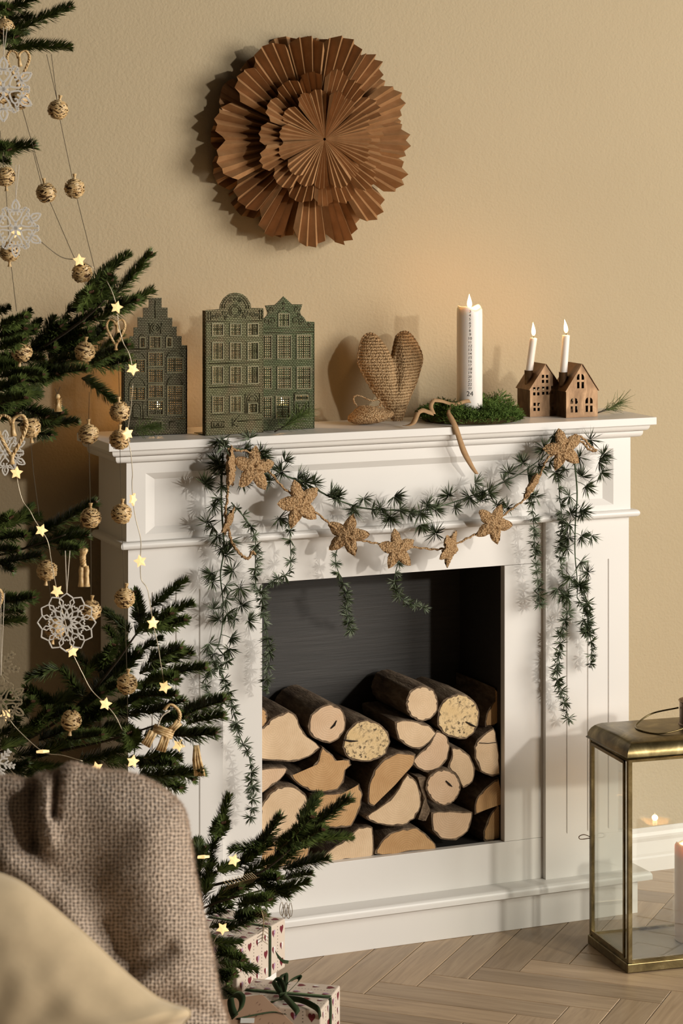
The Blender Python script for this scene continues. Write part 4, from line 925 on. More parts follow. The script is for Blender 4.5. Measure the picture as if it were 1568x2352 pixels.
# ================================================================== pine sprigs on the shelf
def pine_sprig(label, stem, yv, n, ln, seed, spread=.55):
    rnd = random.Random(seed); pts = spline([PY(x, y, Y) for (x, y), Y in zip(stem, yv)], 6); b = MB(); b.tube(pts, [.0016] * (len(pts) - 1) + [.0006], 5, 0)
    root_ = pts[0]; tang = (pts[-1] - pts[0]).normalized()
    t0 = thing('pine_sprig', label, 'sprig', Vector((pts[0].x, pts[0].y, 1.0502)), 'pine sprigs on the shelf'); b.build('stem', 'fir_bark', t0, smooth=True)
    b = MB()
    for k in range(n):
        i = int(rnd.uniform(.15, 1) ** .8 * (len(pts) - 1)); p = pts[i]; tn = (pts[min(i + 1, len(pts) - 1)] - pts[max(i - 1, 0)]).normalized()
        d = (tn + Vector((rnd.gauss(0, spread), rnd.gauss(0, spread), rnd.gauss(0, spread * .8)))).normalized(); l_ = ln * rnd.uniform(.6, 1.1)
        e = p + d * l_ + Vector((0, 0, -.004 * rnd.random()))
        if e.z < 1.0512: e.z = 1.0512 + rnd.random() * .003
        if e.y > WALL - .004: e.y = WALL - .004
        m_ = p.lerp(e, .5) + Vector((0, 0, .0015)); b.tube([p, m_, e], [.0004, .0005, .0002], 3, 0, cap=False)
    b.build('needles', 'pine_needle', t0, recalc=False)['kind'] = 'stuff'
pine_sprig('long-needled pine sprig lying beside the right brass house', [(1372, 948), (1400, 938), (1425, 925)], [-.13, -.12, -.105], 75, .045, 3, .42)
pine_sprig('long-needled pine sprig lying before the star-gabled green screen', [(630, 992), (665, 972), (700, 950)], [-.165, -.165, -.16], 120, .042, 4, .55)
pine_sprig('long-needled pine sprig at the foot of the stepped-gable screen', [(300, 996), (325, 985), (350, 982)], [-.155, -.15, -.15], 130, .038, 6, .65)

# ================================================================== greenery garland on the mantelpiece
def needle(b, p, d, l, r, rnd, mi=0, droop=.0):
    e = p + d * l + Vector((0, 0, -droop)); a = d.cross(Vector((rnd.gauss(0, 1), rnd.gauss(0, 1), rnd.gauss(0, 1)))).normalized(); c = d.cross(a); m_ = p + d * l * .55
    o = len(b.v); b.v += [p + a * r * .6, p - a * r * .6, m_ + a * r, m_ - a * r, m_ + c * r * .5, e]
    for f in ((0, 1, 3, 2), (2, 3, 5), (0, 2, 4), (1, 4, 3), (2, 5, 4), (3, 4, 5)): b.f.append(tuple(o + i for i in f)); b.m.append(mi)
def tuft_mesh(seed, n, ln, spread, mat):
    rnd = random.Random(seed); b = MB()
    for k in range(n):
        a = rnd.uniform(0, 6.283); t = math.acos(1 - rnd.random() * (1 - math.cos(spread))); d = Vector((math.cos(t), math.sin(t) * math.cos(a), math.sin(t) * math.sin(a)))
        needle(b, d * .0015, d, ln * rnd.uniform(.7, 1.1), .00105, rnd)
    return b.mesh('needle_tuft', mat, recalc=False)
BIG = [tuft_mesh(i, 46, .0285, 1.5, 'larch_needle') for i in range(4)] + [tuft_mesh(9, 40, .027, 1.6, 'larch_pale')]
SML = [tuft_mesh(20 + i, 17, .0165, 1.25, 'larch_pale' if i % 2 else 'larch_needle') for i in range(4)]
gar = thing('larch_garland', 'grey-green artificial larch garland draped across the mantelpiece front', 'garland', PY(880, 1172, -.21))
rg = random.Random(11)
def gstrand(pts, Y, rad, mode, step=None, nt=None, tip=True):
    Ys = Y if isinstance(Y, (list, tuple)) else [Y] * len(pts)
    P_ = spline([PY(x, y, Yy) for (x, y), Yy in zip(pts, Ys)], 6); b = MB(); n = len(P_)
    b.tube(P_, [rad * (1 - .55 * i / n) for i in range(n)], 5)
    st = b.build('strand', 'garland_stem', gar, smooth=True)
    acc = 0; side = 1
    for i in range(1, n):
        acc += (P_[i] - P_[i - 1]).length
        if acc > step:
            acc = 0; tn = (P_[i] - P_[i - 1]).normalized(); side = -side
            out = Vector((rg.gauss(0, .5) + side * .8, -abs(rg.gauss(.35, .3)), rg.gauss(0, .4)))
            if mode == 'big':
                d = (out + tn * .4).normalized(); l_ = rg.uniform(.006, .026); base = P_[i] + d * l_; base.y = min(base.y, Ys[0] + .004)
                bb = MB(); bb.tube([P_[i], P_[i].lerp(base, .5) + Vector((0, 0, .001)), base], .0007, 4)
                bb.build('stalk', 'garland_stem', st); inst('needle_tuft', rg.choice(BIG), st, aim(base, base + d, roll=rg.uniform(0, 6), scale=rg.uniform(.8, 1.1)))
            else:
                for sg in (side, -side) if rg.random() < .75 else (side,):
                    d = (Vector((sg * .9, -.3 + rg.gauss(0, .25), rg.gauss(.0, .35))) + tn * .45).normalized(); inst('needle_tuft', rg.choice(SML), st, aim(P_[i], P_[i] + d, roll=rg.uniform(0, 6), scale=rg.uniform(.8, 1.25)))
    if tip:
        b = MB(); rn = random.Random(len(pts))
        for k in range(26):
            i = n - 1 - int(rn.random() ** 1.5 * min(n - 1, 8)); tn = (P_[i] - P_[i - 1]).normalized(); d = (tn + Vector((rn.gauss(0, .6), rn.gauss(-.2, .4), rn.gauss(0, .3)))).normalized(); needle(b, P_[i], d, .006, .0008, rn)
        b.build('tip_needles', 'larch_pale', st, recalc=False)['kind'] = 'stuff'
    return st
def gtuft(st, pts, Y, s=1.0):
    for x, y in pts:
        p = PY(x, y, Y); d = Vector((rg.gauss(0, .5), -.6, rg.gauss(.1, .5))).normalized(); inst('needle_tuft', rg.choice(BIG), st, aim(p, p + d, roll=rg.uniform(0, 6), scale=s * rg.uniform(.9, 1.1)))
m0 = gstrand([(505, 1020), (535, 1030), (585, 1040), (640, 1085), (700, 1110), (760, 1142), (830, 1166), (900, 1172), (960, 1174), (1020, 1160), (1080, 1140), (1140, 1115), (1190, 1090), (1240, 1055), (1285, 1012)], [-.214, -.217, -.214, -.207, -.205] + [-.203] * 8 + [-.210, -.215], .0021, 'big', .019, tip=False)
gtuft(m0, [(505, 1012), (598, 1035), (500, 1062), (470, 1110), (700, 1108), (775, 1140), (835, 1145), (905, 1140), (895, 1190), (980, 1160), (1000, 1225), (965, 1205), (1090, 1110), (1105, 1150), (1165, 1165), (1140, 1160), (1235, 1070), (1330, 1050), (1385, 1045), (1270, 1000), (1355, 1010), (1275, 1085), (1230, 1140), (620, 1105), (640, 1190), (555, 1105)], -.212)
g1 = gstrand([(512, 1040), (508, 1130), (512, 1220), (515, 1262), (506, 1320), (512, 1380), (510, 1440), (500, 1490)], [-.212, -.208, -.206, -.203, -.200, -.199, -.199, -.199], .0021, 'big', .021, tip=False)
gtuft(g1, [(470, 1115), (490, 1160), (475, 1200), (500, 1230), (488, 1335), (490, 1400), (535, 1310), (550, 1350), (555, 1390), (540, 1420), (570, 1425), (480, 1478), (525, 1490), (500, 1065), (505, 1090)], -.205)
gstrand([(500, 1488), (520, 1520), (478, 1545), (475, 1580), (505, 1620)], -.201, .0013, 'sml', .013)
gstrand([(478, 1500), (515, 1560), (540, 1650), (552, 1695), (572, 1740), (578, 1790), (580, 1835), (575, 1877)], -.203, .0013, 'sml', .0125)
gstrand([(531, 1154), (568, 1198), (586, 1239), (586, 1335), (598, 1368), (605, 1416), (612, 1450), (618, 1498), (613, 1545), (615, 1588)], [-.208, -.207, -.205] + [-.200] * 7, .0013, 'sml', .0125)
gstrand([(662, 1180), (666, 1239), (664, 1309), (627, 1335), (600, 1358)], -.200, .0012, 'sml', .0125)
gstrand([(775, 1255), (771, 1294), (794, 1361), (797, 1405), (807, 1453)], -.200, .0012, 'sml', .0125)
gstrand([(920, 1270), (905, 1335), (916, 1368), (938, 1385), (971, 1394)], -.200, .0012, 'sml', .0125)
gstrand([(1215, 1120), (1220, 1153), (1225, 1201), (1230, 1287), (1235, 1332), (1239, 1387)], [-.206, -.206, -.205, -.200, -.200, -.200], .0012, 'sml', .0125)
gstrand([(1280, 1074), (1285, 1142), (1290, 1194), (1285, 1270), (1292, 1318)], [-.208, -.207, -.206, -.203, -.203], .0013, 'sml', .0115)
g2_ = gstrand([(1318, 1050), (1325, 1132), (1321, 1201), (1320, 1270), (1325, 1332), (1325, 1373)], [-.212, -.21, -.208, -.205, -.204, -.203], .0019, 'big', .021, tip=False)
gtuft(g2_, [(1331, 1175), (1358, 1230), (1280, 1352), (1350, 1315), (1290, 1365), (1330, 1345), (1375, 1060), (1380, 1085), (1335, 1095), (1310, 1180), (1305, 1235)], -.208)
g3_ = gstrand([(1325, 1373), (1345, 1404), (1352, 1440), (1358, 1490), (1355, 1530)], -.204, .0014, 'sml', .012)
gtuft(g3_, [(1350, 1450), (1340, 1425)], -.206, .9)
gstrand([(1320, 1330), (1345, 1372), (1350, 1410), (1345, 1450)], -.207, .0012, 'sml', .012)
gstrand([(1311, 1387), (1297, 1425), (1287, 1459), (1285, 1497), (1278, 1540), (1285, 1580), (1298, 1620), (1306, 1655)], -.205, .0012, 'sml', .0125)

# ================================================================== crocheted star garland
def star_mesh(seed, squash=0):
    rnd = random.Random(seed); b = MB(); n, nr = 60, 9; tips = [1 + rnd.uniform(-.1, .1) for _ in range(5)]
    for side in (1, -1):
        for k in range(nr + 1):
            rho = k / nr
            for i in range(n):
                a = 2 * math.pi * i / n + math.pi / 2; ph = (5 * i / n) % 1; tri = abs(ph - .5) * 2; tip = tips[int(round(5 * i / n)) % 5]
                r = (.47 + (.52 * tip) * tri ** 1.0) * rho
                x, z = r * math.cos(a), r * math.sin(a); h = .17 * max(0, 1 - rho ** 3) ** .6 * (1 - .35 * rho * tri)
                p = Vector((x, -side * h, z)); q = p * 6.5 + Vector((seed, 0, side * 3)); nz = noise.noise(q) * .075 + noise.noise(q * 2.3) * .065
                p += Vector((noise.noise(q + Vector((5, 5, 5))) * .05, -side * nz, noise.noise(q + Vector((9, 2, 5))) * .05)); b.v.append(p)
    for s in (0, 1):
        q = s * (nr + 1) * n
        for k in range(nr):
            for i in range(n): b.f.append((q + k * n + i, q + k * n + (i + 1) % n, q + (k + 1) * n + (i + 1) % n, q + (k + 1) * n + i)); b.m.append(0)
    for v_ in b.v: v_ *= .045
    return b.mesh('star', 'jute', True)
SM = [star_mesh(s) for s in (3, 14, 25)]
SY = -.232
sg_ = thing('star_garland', 'jute crocheted star garland hanging in a swag under the shelf', 'garland', PY(912, 1262, SY))
def sstar(x, y, Rpx, roll, tx=0, ty=0, Y=SY):
    p = PY(x, y, Y); s = Rpx / 1130 / .045 * 1.08; inst('star', SM[int(x) % 3], sg_, Matrix.Translation(p) @ Matrix.Rotation(R(ty), 4, 'Z') @ Matrix.Rotation(R(tx), 4, 'X') @ Matrix.Rotation(R(roll), 4, 'Y') @ Matrix.Diagonal((s, s, s, 1)))
for a in ((530, 1074, 47, 10, 0, 62, -.236), (583, 1076, 50, 8, -8, 5), (687, 1157, 54, -14, 0, 8), (797, 1230, 47, 16, 0, -20), (912, 1262, 46, -2, -12, 5), (1032, 1260, 44, 30, 10, 38), (1133, 1204, 46, 25, 0, 0), (1222, 1112, 36, 40, 30, 50), (1293, 1032, 49, -14, 0, -5), (524, 1198, 34, 20, 20, 55)): sstar(*a)
def cord(name, pts, Y=SY, r=.0022):
    P_ = spline([PY(x, y, Y) for x, y in pts], 9); b = MB(); b.tube([p + Vector((.0009 * math.sin(i * 1.3), .0006 * math.sin(i * 2.1), .0009 * math.cos(i * 1.3))) for i, p in enumerate(P_)], [r * (1 + .25 * math.sin(i * 2.2)) for i in range(len(P_))], 6); b.build(name, 'jute', sg_, smooth=True)
cord('cord', [(530, 1028), (545, 1035), (575, 1040), (620, 1085), (650, 1120), (690, 1150), (735, 1185), (765, 1210), (800, 1232), (838, 1243), (875, 1250), (912, 1256), (960, 1258), (1000, 1262), (1032, 1256), (1070, 1238), (1100, 1222), (1140, 1195), (1180, 1165), (1210, 1142), (1232, 1110), (1246, 1075), (1260, 1050), (1293, 1030)], SY + .004)
cord('cord', [(524, 1030), (522, 1080), (522, 1140), (517, 1180), (524, 1210), (530, 1240), (545, 1265), (560, 1280), (572, 1282), (578, 1268), (585, 1272)], SY, .0028)
cord('cord', [(1300, 1012), (1320, 1000), (1340, 1008), (1355, 1025), (1368, 1035), (1352, 1032), (1338, 1016), (1318, 1008)], SY, .0026)

# ================================================================== christmas tree
def twig_mesh(L_, seed, dens=4200, curve=.0, nl=.0225):
    rnd = random.Random(seed); b = MB(); n = 8
    P_ = [Vector((L_ * k / n, 0, curve * L_ * (k / n) ** 2)) for k in range(n + 1)]
    b.tube(P_, [.0020 * (1 - .5 * k / n) for k in range(n + 1)], 5, 0)
    for k in range(int(L_ * dens)):
        t = rnd.random(); p = Vector((L_ * t, 0, curve * L_ * t * t)); a = rnd.gauss(math.pi / 2, 1.15) if rnd.random() < .8 else rnd.uniform(0, 6.28)
        f = lerp(.55, .95, t ** 2) + rnd.gauss(0, .12); d = Vector((f, math.cos(a), math.sin(a) * .9)).normalized(); l_ = nl * rnd.uniform(.75, 1.1) * (1 - .25 * t ** 6)
        side = d.cross(Vector((1, 0, 0))).normalized(); w_ = .00125; up_ = d.cross(side); m_ = p + d * l_ * .6 + Vector((.0012, 0, .0006)); e = p + d * l_ + Vector((.0022, 0, .0012))
        o = len(b.v); b.v += [p + side * w_ * .5, p - side * w_ * .5, m_ + side * w_, m_ - side * w_, m_ + up_ * w_ * .45, e]
        for f_ in ((0, 2, 3, 1), (2, 5, 3), (0, 4, 2), (1, 3, 4), (2, 4, 5), (3, 5, 4)): b.f.append(tuple(o + i for i in f_)); b.m.append(1)
    for k in range(40):   # tip rosette
        a = rnd.uniform(0, 6.28); d = Vector((1.0, math.cos(a) * .75, math.sin(a) * .75)).normalized(); p = P_[-1]; side = d.cross(Vector((1, 0, 0))).normalized() * .0009; l_ = nl * rnd.uniform(.6, .9)
        o = len(b.v); b.v += [p + side * .5, p - side * .5, p + d * l_ * .6 + side, p + d * l_ * .6 - side, p + d * l_]
        for f_ in ((0, 2, 3, 1), (2, 4, 3)): b.f.append(tuple(o + i for i in f_)); b.m.append(1)
    for k in range(3):
        q = P_[-1] + Vector((.002, (k - 1) * .0028, .001)); b.tube([q, q + Vector((.003, 0, 0)), q + Vector((.0065, 0, .0005)), q + Vector((.008, 0, .0005))], [.0016, .0024, .0016, .0002], 6, 2)
    return b.mesh('twig', ['fir_shoot', 'fir_needle', 'bud'], recalc=False)
TW = {}
for i, L_ in enumerate((.055, .08, .11, .14)):
    TW[L_] = [twig_mesh(L_, 50 + i * 10 + k, curve=(.12, -.08, .02)[k]) for k in range(3)]
TROOT = PD(-190, 2300, 4.72); TROOT.z = 0
tree = thing('christmas_tree', 'green fir christmas tree reaching in from the left edge', 'tree', TROOT)
b = MB(); tp = [TROOT + Vector((0, 0, z)) for z in (0, .3, .8, 1.3, 1.8, 2.15)]; b.tube(tp, [.035, .032, .026, .019, .012, .004], 10); b.build('trunk', 'fir_bark', tree, smooth=True)
rt_ = random.Random(21)
def branch(stem, depth, twigs, rad=.003):
    """stem: pixel polyline with depth list; twigs: (x0,y0,x1,y1[,d0,d1]) in pixels"""
    dl = depth if isinstance(depth, (list, tuple)) else [depth] * len(stem)
    P_ = [PD(x, y, d) for (x, y), d in zip(stem, dl)]
    root_ = Vector((TROOT.x, TROOT.y, max(.1, P_[0].z - .02))); P_ = spline([root_] + P_, 6) if True else P_
    b = MB(); n = len(P_); b.tube(P_, [rad * (1 - .6 * i / n) for i in range(n)], 6); br = b.build('branch', 'fir_bark', tree, smooth=True)
    for tw in twigs:
        x0, y0, x1, y1 = tw[:4]; da = dl[-1] if len(dl) < 2 else lerp(dl[0], dl[-1], .6)
        d0, d1 = (tw[4], tw[5]) if len(tw) > 5 else (da + rt_.uniform(-.03, .03), da + rt_.uniform(-.06, .05))
        a, c = PD(x0, y0, d0), PD(x1, y1, d1); ln = (c - a).length - .012; ln = max(ln, .03)
        key = min(TW, key=lambda k: abs(k - ln)); s = ln / key; s2 = min(max(s, .85), 1.15)
        inst('twig', rt_.choice(TW[key]), br, aim(a, c, roll=rt_.uniform(-.5, .5), scale=(s, s2, s2)))
# top branches
branch([(-60, 110), (0, 100), (40, 92)], [4.66, 4.55, 4.5], [(22, 78, 170, 16), (12, 112, 166, 98), (-5, 30, 88, 4), (5, 60, 60, 70), (-15, 80, 45, 100, 4.5, 4.42), (-25, 22, 20, 25, 4.5, 4.4), (0, 45, 80, 40, 4.6, 4.6)])
branch([(-80, 380), (0, 352)], [4.66, 4.5], [(-15, 352, 82, 328), (-20, 370, 20, 368), (-30, 340, 25, 348, 4.5, 4.42)])
# middle big branch
branch([(-80, 900), (20, 840), (110, 790), (190, 735), (240, 690)], [4.7, 4.6, 4.5, 4.45, 4.42],
 [(200, 668, 292, 574), (250, 692, 360, 590), (222, 738, 362, 682), (215, 705, 250, 640, 4.45, 4.36), (185, 705, 212, 672, 4.42, 4.33), (150, 720, 215, 690), (205, 838, 302, 792, 4.45, 4.38), (212, 842, 306, 840), (188, 868, 283, 932), (95, 868, 200, 838, 4.44, 4.38), (0, 866, 106, 850, 4.42, 4.36), (20, 925, 112, 962), (85, 978, 186, 970), (70, 800, 172, 745), (112, 822, 206, 752), (200, 795, 246, 752), (0, 752, 62, 738, 4.4, 4.34), (0, 802, 66, 790, 4.4, 4.34), (-20, 722, 30, 712), (60, 770, 100, 738), (90, 800, 130, 725), (130, 760, 165, 722), (150, 800, 212, 772), (170, 745, 232, 715), (40, 830, 110, 820), (110, 830, 180, 815), (160, 830, 212, 812), (30, 900, 90, 905), (-10, 930, 66, 905, 4.4, 4.34), (-20, 900, 62, 886, 4.4, 4.34), (100, 985, 145, 940), (40, 975, 90, 1000), (-10, 960, 45, 950), (215, 775, 262, 745), (190, 715, 260, 672), (40, 745, 75, 720), (225, 810, 290, 770, 4.5, 4.5), (60, 850, 130, 870, 4.45, 4.4), (-20, 845, 40, 840, 4.5, 4.42), (100, 790, 150, 755, 4.55, 4.5), (120, 800, 190, 770, 4.55, 4.5), (140, 815, 200, 790, 4.55, 4.52), (60, 815, 130, 790, 4.55, 4.5), (20, 790, 90, 765, 4.55, 4.5), (-10, 775, 60, 765, 4.5, 4.45), (-10, 830, 60, 815, 4.55, 4.5), (30, 875, 110, 880, 4.5, 4.45), (80, 845, 160, 850, 4.55, 4.5), (150, 760, 225, 728, 4.55, 4.5), (-20, 950, 50, 935, 4.5, 4.45), (200, 700, 262, 650, 4.5, 4.46), (240, 710, 320, 700, 4.5, 4.46)], .004)
branch([(-60, 960), (60, 968), (100, 972)], [4.7, 4.55, 4.5], [(50, 960, 118, 955), (60, 985, 120, 1010)])
# lower-mid branches
branch([(-80, 1290), (20, 1270), (90, 1248), (150, 1228)], [4.7, 4.6, 4.55, 4.52],
 [(-5, 1208, 97, 1180), (97, 1225, 227, 1154), (58, 1258, 209, 1232), (8, 1292, 102, 1278), (-10, 1240, 60, 1225), (-10, 1265, 50, 1260), (130, 1262, 190, 1258), (60, 1235, 130, 1205), (-10, 1290, 40, 1312), (30, 1205, 80, 1165), (120, 1240, 188, 1215), (140, 1275, 195, 1250), (-20, 1225, 30, 1190, 4.5, 4.42)], .0035)
branch([(-80, 1420), (-10, 1405), (20, 1400)], [4.7, 4.55, 4.5], [(-5, 1382, 82, 1388), (-5, 1432, 64, 1420), (-10, 1405, 60, 1405)])
# big lower branch
branch([(-80, 1760), (60, 1700), (180, 1620), (260, 1530), (310, 1460)], [4.72, 4.62, 4.55, 4.5, 4.47],
 [(322, 1436, 310, 1350), (346, 1394, 434, 1330), (367, 1417, 446, 1380), (352, 1444, 428, 1436), (297, 1452, 236, 1404), (282, 1500, 275, 1435), (310, 1460, 365, 1405), (330, 1450, 400, 1420, 4.46, 4.4), (215, 1592, 312, 1488), (320, 1547, 445, 1500), (382, 1550, 477, 1526), (345, 1568, 405, 1552, 4.44, 4.36), (137, 1536, 57, 1556), (192, 1600, 133, 1538), (152, 1642, 55, 1585), (180, 1642, 262, 1632), (240, 1640, 322, 1638), (300, 1622, 388, 1600), (260, 1560, 330, 1510), (270, 1590, 355, 1565), (300, 1640, 372, 1625), (270, 1520, 300, 1470), (230, 1540, 262, 1480), (190, 1560, 235, 1505), (120, 1620, 190, 1590), (200, 1700, 272, 1660), (210, 1660, 250, 1620), (60, 1640, 20, 1600), (310, 1500, 380, 1470), (340, 1520, 420, 1490), (200, 1530, 150, 1490), (270, 1480, 240, 1430), (230, 1600, 300, 1560, 4.55, 4.5), (180, 1640, 240, 1590, 4.55, 4.5), (100, 1660, 170, 1625, 4.55, 4.5), (60, 1690, 120, 1640, 4.55, 4.5), (250, 1640, 330, 1600, 4.55, 4.5), (330, 1580, 400, 1560, 4.5, 4.46), (20, 1660, 80, 1610, 4.55, 4.5), (150, 1700, 240, 1690, 4.5, 4.45), (320, 1600, 410, 1590, 4.5, 4.46)], .004)
branch([(-80, 1800), (80, 1740), (250, 1700), (360, 1665)], [4.7, 4.55, 4.46, 4.4],
 [(425, 1642, 516, 1598, 4.38, 4.33), (428, 1662, 516, 1638, 4.42, 4.4), (385, 1688, 502, 1700, 4.38, 4.33), (310, 1712, 298, 1685, 4.42, 4.33), (315, 1787, 472, 1776, 4.4, 4.36), (180, 1750, 322, 1724), (30, 1738, 122, 1726), (-5, 1770, 72, 1760), (370, 1797, 420, 1814), (340, 1640, 430, 1610), (330, 1690, 400, 1670), (20, 1690, 90, 1670), (90, 1700, 170, 1680), (150, 1680, 230, 1650), (-20, 1700, 50, 1665), (0, 1650, 70, 1625), (60, 1760, 160, 1770), (140, 1780, 230, 1790), (240, 1750, 330, 1760), (330, 1740, 420, 1735), (400, 1770, 450, 1790), (260, 1700, 330, 1690), (350, 1800, 420, 1780), (230, 1700, 300, 1665), (100, 1730, 180, 1700), (0, 1720, 60, 1700), (390, 1650, 450, 1625), (370, 1660, 430, 1640), (-20, 1630, 30, 1590), (320, 1760, 400, 1750), (10, 1760, 90, 1790)], .004)
# lowest branches over the presents
branch([(200, 2200), (400, 2090), (470, 2040), (595, 2005), (690, 1930)], [4.72, 4.62, 4.58, 4.53, 4.5],
 [(477, 1978, 540, 1826), (500, 1920, 512, 1880, 4.5, 4.42), (630, 1968, 808, 1836), (688, 1892, 736, 1824), (690, 1935, 808, 1914), (584, 1960, 658, 1880), (610, 1945, 524, 1956), (650, 1996, 760, 1972), (600, 2015, 700, 1940), (560, 2010, 650, 1960), (700, 1950, 745, 1885), (640, 1950, 720, 1890, 4.5, 4.42), (530, 2000, 600, 1960), (650, 2020, 722, 2000), (660, 1940, 745, 1918, 4.5, 4.44), (560, 1985, 625, 1930)], .004)
branch([(200, 2230), (400, 2130), (480, 2080), (600, 2045)], [4.72, 4.6, 4.52, 4.46],
 [(630, 2045, 714, 2034), (592, 2028, 668, 2062), (554, 2078, 624, 2070, 4.46, 4.38), (480, 2083, 558, 2052), (524, 2138, 592, 2108), (492, 2166, 558, 2172), (502, 2210, 594, 2232), (502, 2248, 542, 2232), (465, 2082, 446, 1932), (470, 2056, 488, 1970), (498, 2002, 545, 1984), (470, 2100, 540, 2090), (480, 2130, 545, 2125), (500, 2190, 560, 2200), (470, 2150, 520, 2180), (460, 2000, 480, 1940), (450, 2040, 500, 2010), (480, 2230, 530, 2260), (560, 2030, 640, 2010), (500, 2060, 580, 2030), (450, 1980, 455, 1925), (510, 2270, 535, 2290), (600, 2055, 680, 2045), (540, 2110, 610, 2095)], .0035)

# ================================================================== straw balls on a string
def straw_ball_mesh(seed):
    rnd = random.Random(seed); b = MB(); r = .0172
    b.lathe([(r * .90 * math.sin(math.pi * k / 8) + .0001, -r * .9 * math.cos(math.pi * k / 8)) for k in range(9)], 14, (0, 0, 0), 1)
    for k in range(215):
        z = rnd.uniform(-.98, .98); a = rnd.uniform(0, 6.283); q = math.sqrt(1 - z * z); n = Vector((q * math.cos(a), q * math.sin(a), z)); tdir = Vector((-math.sin(a), math.cos(a), 0)); tdir = (tdir + n.cross(tdir) * rnd.gauss(0, .35)).normalized(); c = n.cross(tdir)
        hl, hw = rnd.uniform(.0040, .0075), rnd.uniform(.0008, .0014); ro = r * rnd.uniform(.97, 1.08)
        vs_ = []
        for s in (-1, 0, 1):
            p = (n * ro + tdir * hl * s); p = p.normalized() * (ro - .0006 * abs(s))
            vs_ += [p - c * hw, p + n * hw * .7, p + c * hw]
        b.add(vs_, [(0, 1, 4, 3), (1, 2, 5, 4), (3, 4, 7, 6), (4, 5, 8, 7)], 0)
    b.lathe([(.0042, .0165), (.0022, .0185), (.0020, .0195), (.0036, .0255), (.0040, .0262), (.002, .0258)], 8, (0, 0, 0), 0)
    return b.mesh('straw_ball', ['straw', 'straw_core_shade'], True, recalc=False)
SB = [straw_ball_mesh(k) for k in range(4)]
sbg = thing('straw_ball_garland', 'garland of plaited straw balls strung down the fir tree', 'garland', PD(200, 1000, 4.4))
def dep(x, y): return 4.40 if y > 560 else 4.46
for i, (x, y, rl) in enumerate(((133, 252, 10), (171, 433, 0), (106, 443, -10), (12, 405, 175), (22, 578, 180), (45, 228, 10), (0, 218, 0), (188, 627, -10), (10, 65, 0), (50, 808, 190), (195, 808, 5), (275, 946, -5), (275, 1010, 0), (203, 997, 0), (70, 983, 175), (208, 1190, 0), (279, 1180, 5), (108, 1310, 185), (126, 1445, 190), (209, 1402, 5), (286, 1374, 8), (292, 1571, 5), (163, 1655, 185))):
    D = dep(x, y); inst('straw_ball', SB[i % 4], sbg, Matrix.Translation(PD(x, y, D)) @ Matrix.Rotation(YAW * -1, 4, 'Z') @ Matrix.Rotation(R(rl), 4, 'Y') @ Matrix.Rotation(i * 1.1, 4, 'Z'))
for pl in ([(107, 125), (130, 225), (133, 252), (171, 433), (218, 620)], [(118, 125), (131, 232)], [(45, 228), (106, 443), (165, 580), (188, 627)], [(75, 345), (97, 430)], [(12, 405), (22, 578), (38, 715)], [(205, 900), (203, 997), (206, 1090), (208, 1190), (209, 1300), (209, 1402)], [(272, 830), (275, 946), (275, 1010), (279, 1180), (286, 1374), (292, 1571), (294, 1690)], [(68, 985), (76, 1080), (90, 1185)], [(110, 1320), (120, 1400), (126, 1445)], [(0, 300), (5, 360), (12, 405)]):
    b = MB(); b.tube([PD(x, y, dep(x, y) + .004) for x, y in pl], .00055, 5); b.build('string', 'thread', sbg)

# ================================================================== star fairy lights
def star_prism(r, th):
    b = MB(); n = 10
    for s in (-1, 1):
        b.v.append(Vector((0, s * th * .9, 0)))
        for k in range(n): q = r * (1 if k % 2 == 0 else .52); a = math.pi / 2 + k * math.pi / 5; b.v.append(Vector((q * math.cos(a), s * th * .55, q * math.sin(a))))
    for k in range(n):
        j = (k + 1) % n; b.f += [(0, 1 + k, 1 + j), (n + 1, n + 2 + j, n + 2 + k), (1 + k, n + 2 + k, n + 2 + j, 1 + j)]; b.m += [0] * 3
    return b.mesh('star_bulb', 'star_light', recalc=True)
SP = star_prism(.0115, .0035)
fl_ = thing('star_string_lights', 'warm white string of small glowing star lights in the fir tree', 'string lights', PD(240, 1300, 4.38))
for i, (x, y, tw) in enumerate(((38, 532, 0), (182, 598, 0), (268, 706, 0), (305, 848, 75), (293, 996, 40), (38, 1086, 0), (95, 1218, 10), (131, 1358, 0), (166, 1496, 10), (242, 1617, 15), (305, 1147, 65), (322, 1289, 0), (351, 1431, 30), (378, 1578, 0), (14, 1641, 0), (98, 1726, 80), (305, 1749, 20), (410, 1712, 10), (222, 1764, 10), (466, 1968, 80), (537, 1976, 10), (511, 2133, 0))):
    D = 4.37 if y < 1900 else 4.43
    if (x, y) == (98, 1726): D = 4.3
    m4 = Matrix.Translation(PD(x, y, D)) @ Matrix.Rotation(-YAW + R(tw if tw < 70 else 15), 4, 'Z') @ Matrix.Rotation(R(80 if tw == 80 else 0), 4, 'X') @ Matrix.Rotation(R(i * 17 % 60 - 20), 4, 'Y')
    inst('star_bulb', SP, fl_, m4)
